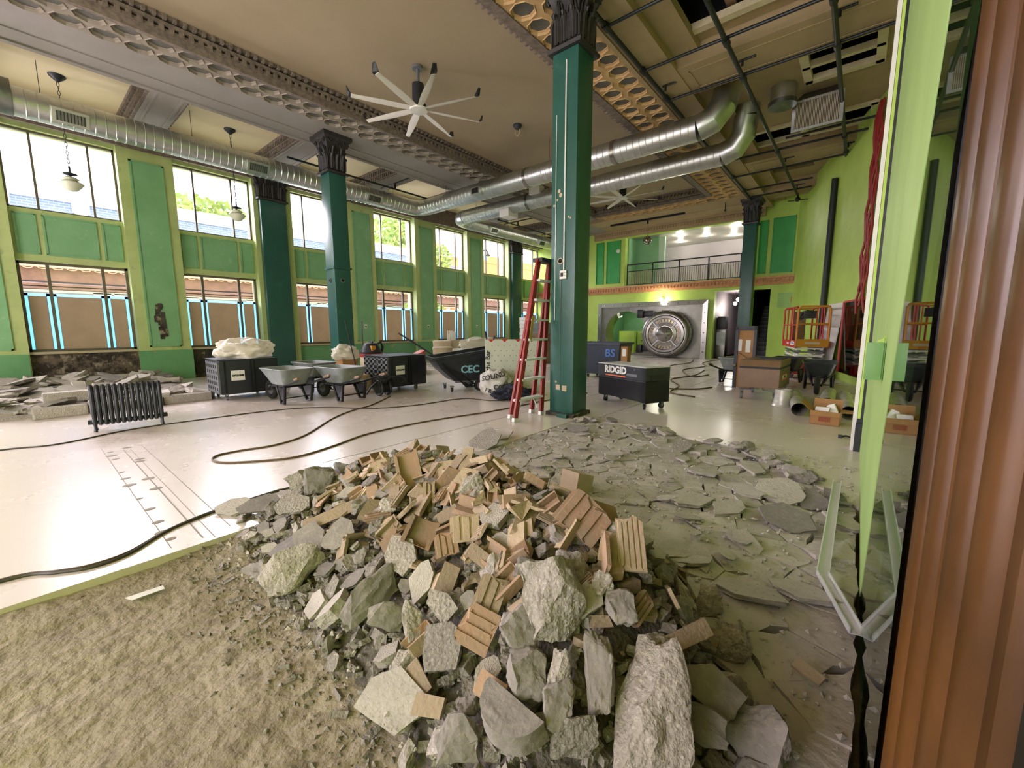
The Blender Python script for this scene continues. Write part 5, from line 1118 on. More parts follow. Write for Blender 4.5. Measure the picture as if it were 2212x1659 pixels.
t = thing('cardboard_box', 'small upright cardboard box at the right end of the dark blue bin', 'box', (-4.88, 10.75, 0)); m = MB(); m.box(-.09, .09, -.1, .12, 0, .92); m.build('carton', M_card, t, smooth=0); m = MB(); m.box(-.05, .05, -.105, -.1, .66, .86); m.build('label', M_paper, t, smooth=0)

# scissor lift
la = math.radians(17)
lf = thing('scissor_lift', 'red scissor lift with yellow end gate parked in the right corner', 'scissor lift', (-1.0, 14.3, 0), rz=la)
Wd, Ln = .37, 1.75
m = MB(); m.box(-Wd, Wd, 0.05, Ln, .1, .34); m.box(-Wd+.05, Wd-.05, -.0, .1, .14, .4); m.build('chassis', M_redp, lf, smooth=0, bevel=.02)
for x in (-Wd-.0, Wd):
    for y in (.3, Ln-.3): m = MB(); m.cyl((x-.05, y, .16), (x+.05, y, .16), .16, n=20); w = m.build('wheel', M_castr, lf); m = MB(); m.cyl((x-.055, y, .16), (x+.055, y, .16), .08, n=12); m.build('wheel_hub', M_white, w)
for k in range(5):
    z = .4+k*.1
    m = MB()
    for x in (-Wd+.08, Wd-.1): m.bar((x, .1, z), (x, Ln-.1, z+.07), .03, .06, (1, 0, 0)); m.bar((x+.04, .1, z+.07), (x+.04, Ln-.1, z), .03, .06, (1, 0, 0))
    m.bar((-Wd+.06, .12, z+.03), (Wd-.06, .12, z+.03), .05, .04); m.build('scissor_arm', M_white if k % 2 == 0 else M_castr, lf, smooth=0)
m = MB(); m.box(-Wd, Wd, 0, Ln, .95, 1.0); m.build('platform', M_castr, lf, smooth=0)
m = MB(); m.box(-Wd-.01, -Wd+.02, 0, Ln, .86, 1.06); m.box(Wd-.02, Wd+.01, 0, Ln, .86, 1.06); m.build('platform_skirt', M_redp, lf, smooth=0)
m = MB(); m.box(-Wd-.014, -Wd-.01, .15, .6, .92, 1.03); pl = m.build('sign_plate', M_paper, lf, smooth=0); m = MB(); m.box(-Wd-.016, -Wd-.014, .22, .54, .965, .99); m.build('blue_band', M_blueink, pl, smooth=0)
text('lettering', 'Micro19', .09, M_paper, lf, (-Wd-.014, .95, .96), (PI/2, 0, -PI/2), ext=.001, off=.003)
def rail(nm, pts, mm, r=.024): m = MB(); m.tube(pts, r, 8); m.build(nm, mm, lf)
rail('side_rail', [(-Wd, .05, 1.0), (-Wd, .05, 1.95), (-Wd, .1, 2.0), (-Wd, Ln-.1, 2.0), (-Wd, Ln, 1.95), (-Wd, Ln, 1.0)], M_redp); rail('side_rail', [(Wd, .05, 1.0), (Wd, .05, 1.95), (Wd, .1, 2.0), (Wd, Ln-.1, 2.0), (Wd, Ln, 1.95), (Wd, Ln, 1.0)], M_redp)
for x in (-Wd, Wd):
    rail('middle_rail', [(x, .05, 1.5), (x, Ln, 1.5)], M_redp, .018)
    for y in (.55, .8, 1.25): rail('rail_post', [(x, y, 1.0), (x, y, 2.0)], M_redp, .02)
rail('end_gate', [(-Wd, -.02, 1.05), (-Wd, -.02, 1.93), (-Wd+.06, -.02, 2.0), (Wd-.06, -.02, 2.0), (Wd, -.02, 1.93), (Wd, -.02, 1.05)], M_yel, .03); rail('gate_bar', [(-Wd, -.02, 1.52), (Wd, -.02, 1.52)], M_yel, .025)
m = MB(); m.box(-Wd-.02, Wd+.02, -.05, .0, .88, 1.1); m.build('gate_panel', M_yel, lf, smooth=0, bevel=.01); m = MB(); m.box(-.18, .18, -.054, -.05, .96, 1.02); m.build('gate_lettering_strip', M_sill, lf, smooth=0)
rail('end_rail', [(-Wd, Ln, 2.0), (Wd, Ln, 2.0)], M_yel, .022)
m = MB(); m.box(-.16, .14, .35, .55, 1.68, 1.9); m.tube([(-.1+.14*math.cos(a), .45, 1.78+.12*math.sin(a*1.3)) for a in [i*.6 for i in range(14)]], .03, 6); m.build('control_box', M_blk, lf, bevel=.02)
m = MB(); m.box(-.3, .0, .9, 1.2, 1.0, 1.45); m.build('tool_carton', M_brown, lf, smooth=0); m = MB(); m.box(-.2, .1, 1.3, 1.5, 1.0, 1.9); m.build('brown_board', M_wood, lf, smooth=0)
# round duct lengths, carton, cup
M_tubeg = mat('bare_duct_metal', 'cfccc2', .38, .3, c2='a9a69c', ns=4)
def tubepiece(lbl, a, b, r, end=True):
    t = thing('duct_pipe', lbl, 'pipe', a, group='duct lengths on the floor'); b = V(b)-V(a); d = b.normalized()
    m = MB(); P = [V((0, 0, r)), b+V((0, 0, r))]; m.tube(P, r, 24, caps=False); m.tube([P[1], P[0]], r*.93, 24, caps=False)
    m.tube([P[0]-d*.006, P[0]+d*.006], r*1.02, 24, caps=False); m.build('tube_wall', M_tubeg, t, fix=False)
    m = MB(); m.cyl(P[0]+d*min(.9, b.length*.6), P[0]+d*min(.91, b.length*.61), r*.92, n=24); m.build('dark_inside', M_dark, t)
tubepiece('long round duct length with open dark end, left of the carton', (-.65, 8.05, 0), (-.9, 10.0, 0), .105)
tubepiece('round duct length with open dark end, right of the carton by the wall', (-.02, 8.2, 0), (-.12, 10.2, 0), .105)
tubepiece('short duct length lying behind the carton', (-.33, 8.75, 0), (-.36, 10.3, 0), .12)
tubepiece('narrow duct length behind the carton, second from the wall', (-.16, 9.2, 0), (-.22, 10.4, 0), .075)
t = thing('duct_collar', 'short upright duct collar beside the long duct length', 'duct piece', (-.98, 8.95, 0)); m = MB(); m.lathe([(.17, 0), (.15, .04), (.13, .2), (.13, .3)], 22, caps=False); m.lathe([(.12, .3), (.12, .2), (.16, 0)], 22, caps=False); m.build('collar_wall', M_tubeg, t, fix=False)
ca = thing('open_carton', 'open cardboard carton with flaps out and white pieces inside', 'carton', (-.28, 7.66, 0), rz=math.radians(-3))
m = MB(); a_, b_, h_ = .175, .16, .2; th_ = .006
for x0, x1, y0, y1 in ((-a_, a_, -b_, -b_+th_), (-a_, a_, b_-th_, b_), (-a_, -a_+th_, -b_, b_), (a_-th_, a_, -b_, b_)): m.box(x0, x1, y0, y1, 0, h_)
m.box(-a_, a_, -b_, b_, 0, th_); m.build('walls', M_card, ca, smooth=0)
for pts in (((-a_, -b_, h_), (a_, -b_, h_), (a_, -b_-.05, h_-.06), (-a_, -b_-.05, h_-.06)), ((-a_, -b_, h_), (-a_, b_, h_), (-a_-.12, b_+.02, h_+.11), (-a_-.12, -b_, h_+.11)), ((a_, -b_, h_), (a_, b_, h_), (a_+.17, b_, h_+.0), (a_+.17, -b_, h_+.01)), ((-a_, b_, h_), (a_, b_, h_), (a_, b_+.04, h_+.14), (-a_, b_+.04, h_+.14))):
    m = MB(); m.ex(list(pts), (0, 0, .005)); m.build('flap', M_card, ca, smooth=0)
m = MB(); m.box(-.07, .07, -b_-.002, -b_, .05, .12); m.build('printed_mark', mat('carton_print', '8a4a30', .8), ca, smooth=0)
for lbl, pts in (('white folded piece in the carton, left one', [(-.14, -.06, .19), (.03, -.1, .19), (.04, -.1, .25), (-.13, -.06, .245)]), ('white angled piece in the carton, right one', [(-.02, -.04, .18), (.14, -.1, .19), (.08, .03, .3), (.0, .06, .26)])):
    m = MB(); m.ex(pts, (.01, .06, .0)); o = m.build('white_fitting', M_white, smooth=0, bevel=.004); o.location = (-.28, 7.68, 0); tag(o, lbl, 'fitting')
t = thing('floor_clamp', 'tiny dark clamp lying by the post base', 'clamp', (.0, 6.75, 0)); m = MB(); m.tube([(-.08, 0, .015), (-.02, .03, .03), (.04, 0, .02)], .014, 6); m.box(-.1, -.06, -.02, .02, 0, .04); m.build('body', M_irn, t)
# aluminium channel lying against the glass
t = thing('metal_channel', 'bent aluminium channel lying on the broken slab against the glass', 'channel', (0, 0, 0))
def chan(a, b):
    a, b = V(a), V(b); d = (b-a).normalized(); s = d.cross(V((0, 0, 1))).normalized(); m = MB()
    m.bar(a, b, .056, .004); m.bar(a+s*.027+V((0, 0, .014)), b+s*.027+V((0, 0, .014)), .006, .03); m.bar(a-s*.027+V((0, 0, .014)), b-s*.027+V((0, 0, .014)), .006, .03); return m
chan((.105, 2.32, .035), (-.045, 2.78, .04)).build('short_arm', M_alu, t, smooth=0); chan((-.045, 2.78, .04), (-.04, 4.5, .07)).build('long_arm', M_alu, t, smooth=0)

for k in range(6):
    m = MB(); m.box(-.2, .16, -.25, .25, 0, .15); o = m.build('white_bundle', M_white, smooth=0, bevel=.03); o.location = (-10.82+R.uniform(-.02, .02), 14, .95+k*.155); o.rotation_euler = (0, 0, R.uniform(-.1, .1)); tag(o, 'white wrapped bundle in the stack left of the ladder, %s from the top' % ['sixth', 'fifth', 'fourth', 'third', 'second', 'first'][k], 'bundle', 'white bundles')
t = thing('pallet_crate', 'brown crate stack carrying the white bundles behind the ladder', 'crate', (-10.5, 14.05, 0)); m = MB(); m.box(-.6, .9, -.35, .45, .0, .94); m.box(-.05, .8, -.3, .4, .94, 1.2); m.build('crate_body', M_wood, t, smooth=0, bevel=.01); m = MB(); m.box(-.03, .8, -.3, .4, 1.2, 1.66); m.build('grey_case', M_galvD, t, smooth=0, bevel=.01)

# ---------------------------------------------------------------- cords and marks on the floor
def cord(lbl, pts, r, mm, sub=6):
    P = [V((x, y, r+z)) for x, y, *zz in pts for z in [zz[0] if zz else 0]]; Q = []
    for i in range(len(P)-1):
        p0, p1, p2, p3 = P[max(i-1, 0)], P[i], P[i+1], P[min(i+2, len(P)-1)]
        for k in range(sub):
            t = k/sub; Q.append(.5*((2*p1)+(p2-p0)*t+(2*p0-5*p1+4*p2-p3)*t*t+(3*p1-p0-3*p2+p3)*t**3))
    Q.append(P[-1]); m = MB(); m.tube(Q, r, 8); return tag(m.build('extension_cord', mm), lbl, 'cord')
cord('dark cord running behind the radiator and along past the wheelbarrows', [(-7.75, -1.2), (-7.7, -.2), (-7.55, .25), (-7.85, .95), (-7.87, 1.77), (-7.75, 2.9), (-7.35, 3.53), (-6.6, 4.0), (-6.23, 4.71), (-6.08, 5.75), (-5.4, 6.0), (-5.0, 6.9)], .009, M_hose)
cord('brown cord looping in a long hairpin across the bright floor', [(-7.5, 5.0), (-6.9, 4.2), (-6.68, 3.67), (-6.32, 3.15), (-5.6, 2.4), (-5.4, 1.95), (-5.46, 1.59), (-5.45, 1.36), (-5.28, 1.27), (-5.08, 1.33), (-4.86, 1.58), (-4.7, 1.9), (-4.8, 2.38), (-5.0, 2.93), (-5.02, 3.61), (-4.94, 4.27), (-4.75, 5.14), (-4.65, 6.49), (-4.5, 8)], .0105, M_cord)
cord('dark cord along the edge of the dug-out floor into the rubble', [(-3.6, -1.0), (-3.62, -.18), (-3.5, .03), (-3.42, .17), (-3.45, .34), (-3.64, .56), (-3.73, .78), (-3.78, 1.01), (-3.82, 1.4), (-3.75, 2.0), (-3.6, 2.6)], .009, M_hose)
cord('thin brown cord beside the dark one at the dug-out edge', [(-3.64, -1.0), (-3.66, -.2), (-3.53, .04), (-3.47, .17), (-3.49, .34), (-3.66, .56), (-3.76, .78), (-3.81, 1.01), (-3.85, 1.4)], .006, M_cord)
cord('cord snaking over the floor before the vault, longest one', [(-5.6, 19.5), (-5.2, 17.5), (-5.4, 16), (-5.0, 14.5), (-5.1, 13), (-4.4, 12), (-4.2, 10.5), (-4.6, 9.5), (-3.0, 9.9), (-2.6, 10.6)], .014, M_cord)
cord('cord snaking over the floor before the vault, shorter one', [(-4.7, 20.5), (-4.8, 18), (-4.3, 16.3), (-4.5, 14.6), (-4.0, 13.2), (-3.6, 12.6), (-3.4, 13.4)], .014, M_cord)
cord('cord snaking over the floor before the vault, nearest the black chest', [(-3.9, 14.8), (-3.7, 13.0), (-3.9, 11.6), (-3.3, 10.4), (-3.1, 9.2), (-2.5, 8.9)], .014, M_cord)
M_stain = mat('dark_floor_mark', '8a8274', .7); M_strip = mat('pale_floor_patch', 'bdb3a2', .5)
m = MB()
for x, y in ((-6.6, .61), (-6.7, .77), (-6.2, .61), (-5.89, .76), (-6.0, .78), (-5.57, .58), (-5.13, .71), (-5.04, .56), (-4.57, .56), (-4.75, .7), (-4.23, .57), (-3.89, .56), (-3.66, .55), (-3.5, .56), (-5.3, .57), (-6.4, .6)):
    r = R.uniform(.018, .04); m.ex([(x+r*1.0*math.cos(a), y+r*1.3*math.sin(a), .001) for a in [i*PI/4 for i in range(8)]], (0, 0, .0015))
tag(m.build('anchor_holes', M_stain, smooth=0), 'row of dark anchor holes left in the bright floor by a removed wall', 'floor holes', kind='stuff')
m = MB()
for x0, y0, x1, y1, w in ((-6.9, .56, -3.35, .53, .005), (-6.6, .72, -3.35, .70, .009), (-6.6, .78, -3.3, .76, .004), (-6.7, .9, -3.4, .88, .005)):
    m.ex([(x0, y0, .0008), (x1, y1, .0008), (x1, y1+w, .0008), (x0, y0+w, .0008)], (0, 0, .001))
for x0, y0, x1, y1, w in ((-4.3, 2, -4.2, 26, .008), (-3.1, 5.9, -3.0, 21, .01), (-9.5, 12, -3.5, 12.1, .008)):
    m.ex([(x0, y0, .0008), (x1, y1, .0008), (x1+w, y1+w, .0008), (x0+w, y0+w, .0008)], (0, 0, .001))
tag(m.build('floor_scribe_lines', M_stain, smooth=0), 'thin dark joint lines and old wall outlines on the floor', 'floor lines', kind='stuff')
t = MB(); t.ex([(-3.02, .26, dirt_z(-3, .3)+.012), (-2.96, .28, dirt_z(-3, .3)+.014), (-2.95, .42, dirt_z(-3, .4)+.014), (-3.0, .42, dirt_z(-3, .4)+.012)], (0, 0, .003)); tag(t.build('paper_strip', M_paper, smooth=0), 'pale strip of paper lying on the bare dirt', 'paper')
o = blob('dirt_clump', mat('dark_damp_dirt', '5a5346', .95, bump=.6, bs=30), None, (0, 0, 0), (.11, .16, .05), 6, .4, 3, 4, -.05); o.location = (-3.2, -.02, -.1); tag(o, 'dark clump of damp dirt at the edge of the dug-out floor', 'dirt clump')
# ---------------------------------------------------------------- broken slab and the rubble heap
RX = [-3.75, -3.5, -3.3, -2.95, -2.65, -2.1, -1.6, -1.0, -.65, -.42, -.2, .05]
RY = [1.0, 1.25, 1.5, 1.75, 1.85, 1.85, 1.75, 1.6, 1.55, 1.5, 1.5, 1.5]
RZ = [-.06, .08, .2, .36, .47, .54, .6, .6, .54, .27, .06, -.06]
FX = [-3.75, -1.2, -.7, -.3, .05]; FY = [.8, .78, .64, .8, 1.0]
def interp(x, A, B):
    if x <= A[0]: return B[0]
    for a0, a1, b0, b1 in zip(A[:-1], A[1:], B[:-1], B[1:]):
        if x <= a1: return b0+(b1-b0)*(x-a0)/(a1-a0)
    return B[-1]
def heap(x, y):
    yr, zr, y0 = interp(x, RX, RY), interp(x, RX, RZ), interp(x, FX, FY)
    if y < yr:
        t = (y-y0)/(yr-y0); return -.14 if t <= 0 else -.14+(zr+.14)*t**.7
    return max(zr-(y-yr)*.75, -.14)
def hnorm(x, y):
    e = .06; return V((heap(x-e, y)-heap(x+e, y), heap(x, y-e)-heap(x, y+e), 2*e)).normalized()
Rk = random.Random(5)
def rough(b, amp, fr, seed, verts=None):
    b.normal_update(); off = V((seed*3.1, seed*1.7, seed*.9)); mv = []
    for v in (verts or b.verts):
        k = noise.noise(v.co*fr+off)+.5*noise.noise(v.co*fr*2.3+off)+.3*noise.noise(v.co*fr*5+off); mv.append((v, v.normal*k*amp))
    for v, d in mv: v.co += d
def fin(b, nm, mm, smooth):
    bmesh.ops.recalc_face_normals(b, faces=b.faces); me = bpy.data.meshes.new(nm); b.to_mesh(me); b.free(); me.materials.append(mm)
    if smooth: me.shade_smooth(); me.set_sharp_from_angle(angle=math.radians(smooth))
    return me
def rock_mesh(seed, mm, cuts=4, amp=.075, npt=13):
    """unit sized lump (fits about -.5...5)"""
    r = random.Random(seed); b = bmesh.new()
    for k in range(npt):
        v = V((r.gauss(0, 1), r.gauss(0, 1), r.gauss(0, 1))).normalized()*r.uniform(.42, .54); v = V([max(-.44, min(.44, c*1.25)) for c in v]); b.verts.new(v)
    h = bmesh.ops.convex_hull(b, input=b.verts); bmesh.ops.delete(b, geom=[g for g in h['geom_interior'] if isinstance(g, bmesh.types.BMVert)], context='VERTS')
    bmesh.ops.triangulate(b, faces=b.faces)
    for _ in range(cuts): bmesh.ops.subdivide_edges(b, edges=[e for e in b.edges if e.calc_length() > .09], cuts=1, use_grid_fill=True); bmesh.ops.triangulate(b, faces=b.faces)
    rough(b, amp, 3.2, seed); return fin(b, 'chunk', mm, 24)
def slab_mesh(seed, mm, n=7, thick=.3, amp=.035):
    r = random.Random(seed); b = bmesh.new(); P = []
    a0 = r.random()*6
    for k in range(n): a = a0+2*PI*(k+r.uniform(-.28, .28))/n; rad = r.uniform(.36, .54); P.append((rad*math.cos(a), rad*math.sin(a)))
    vb = [b.verts.new((x*r.uniform(.84, 1.0), y*r.uniform(.84, 1.0), -thick/2)) for x, y in P]; vt = [b.verts.new((x, y, thick/2)) for x, y in P]
    b.faces.new(vt); b.faces.new(vb[::-1])
    for k in range(n): b.faces.new((vb[k], vb[(k+1) % n], vt[(k+1) % n], vt[k]))
    bmesh.ops.triangulate(b, faces=b.faces)
    for _ in range(3): bmesh.ops.subdivide_edges(b, edges=[e for e in b.edges if e.calc_length() > .13], cuts=1); bmesh.ops.triangulate(b, faces=b.faces)
    side = [v for v in b.verts if abs(v.co.z) < thick*.48]; edge = [v for v in b.verts if abs(v.co.z) >= thick*.48]
    rough(b, amp*1.5, 5, seed, side); rough(b, amp*.28, 4, seed+9, edge); return fin(b, 'chunk', mm, 30)
def round_mesh(mm):
    b = bmesh.new(); n = 20; P = [(.5*math.cos(PI+PI*k/n), .75*math.sin(PI+PI*k/n)+.3) for k in range(n+1)]
    vb = [b.verts.new((x, y, -.25)) for x, y in P]; vt = [b.verts.new((x*.96, y*.96, .25)) for x, y in P]; m = n+1
    b.faces.new(vt); b.faces.new(vb[::-1])
    for k in range(m): b.faces.new((vb[k], vb[(k+1) % m], vt[(k+1) % m], vt[k]))
    bmesh.ops.triangulate(b, faces=b.faces); bmesh.ops.subdivide_edges(b, edges=[e for e in b.edges if e.calc_length() > .12], cuts=2); bmesh.ops.triangulate(b, faces=b.faces)
    rough(b, .025, 4, 3); return fin(b, 'chunk', mm, 40)
def prof_mesh(seed, mm, prof, L=1.0, jag=.1, nm='shard'):
    """clay tile piece: a cross-section drawn along y with snapped, uneven ends"""
    r = random.Random(seed); b = bmesh.new(); n = len(prof); K = 5
    e0 = [noise.noise(V((p[0]*3.1, p[1]*3, seed)))*jag*2 for p in prof]; e1 = [noise.noise(V((p[0]*2.3, p[1]*3, seed+7)))*jag*2.4 for p in prof]
    rows = []
    for k in range(K+1):
        t = k/K; rows.append([b.verts.new((x, (-L/2+e0[i])*(1-t)+(L/2+e1[i])*t, z)) for i, (x, z) in enumerate(prof)])
    for k in range(K):
        for i in range(n): j = (i+1) % n; b.faces.new((rows[k][i], rows[k][j], rows[k+1][j], rows[k+1][i]))
    b.faces.new(rows[0][::-1]); b.faces.new(rows[-1]); bmesh.ops.triangulate(b, faces=b.faces)
    rough(b, .012, 7, seed); return fin(b, nm, mm, 25)
def ribp(nr, th=.2):
    w = 1.0/nr; P = [(-.5, -th/2), (.5, -th/2)]
    for k in range(nr): x = .5-k*w; P += [(x, th/2), (x-w*.62, th/2), (x-w*.7, th*.05), (x-w*.94, th*.05)]
    P[-1] = (-.5, th*.05); return P
def plankp(th=.16): return [(-.5, -th/2), (.5, -th/2), (.5, th/2), (-.5, th/2)]
def chanp(): return [(-.5, -.25), (.5, -.25), (.5, .3), (.36, .3), (.34, -.08), (-.34, -.08), (-.36, .25), (-.5, .25)]
def lp(): return [(-.5, -.2), (.5, -.2), (.5, .0), (-.3, .0), (-.3, .45), (-.5, .45)]
ROCK = [rock_mesh(s, M_conc if s % 3 else M_concD) for s in range(16)]
SLAB = [slab_mesh(s, (M_concD, M_conc, M_slab)[s % 3], 5+s % 4, (.22, .3, .4)[s % 3]) for s in range(15)]
SHARD = [prof_mesh(s, M_terr if s % 3 else M_terr2, p, 1.0, .12) for s, p in enumerate([plankp(.14), ribp(3), plankp(.2), ribp(4), lp(), plankp(.16), chanp(), ribp(2, .26), plankp(.12), lp(), ribp(5, .16), plankp(.22), chanp(), plankp(.14)])]
RND = round_mesh(M_concD)
BOXP = prof_mesh(77, M_terr, [(-.5, -.5), (.5, -.5), (.5, .5), (-.5, .5), (-.5, .38), (.38, .38), (.38, -.38), (-.5, -.38)], .8, .05)
def place(nm, me, loc, size, normal, roll, lbl, cat, group=None):
    o = link(nm, me); o.location = loc; o.scale = size
    q = V(normal).normalized().to_track_quat('Z', 'Y'); o.rotation_euler = (q.to_matrix() @ Mx.Rotation(roll, 3, 'Z')).to_euler()
    return tag(o, lbl, cat, group)
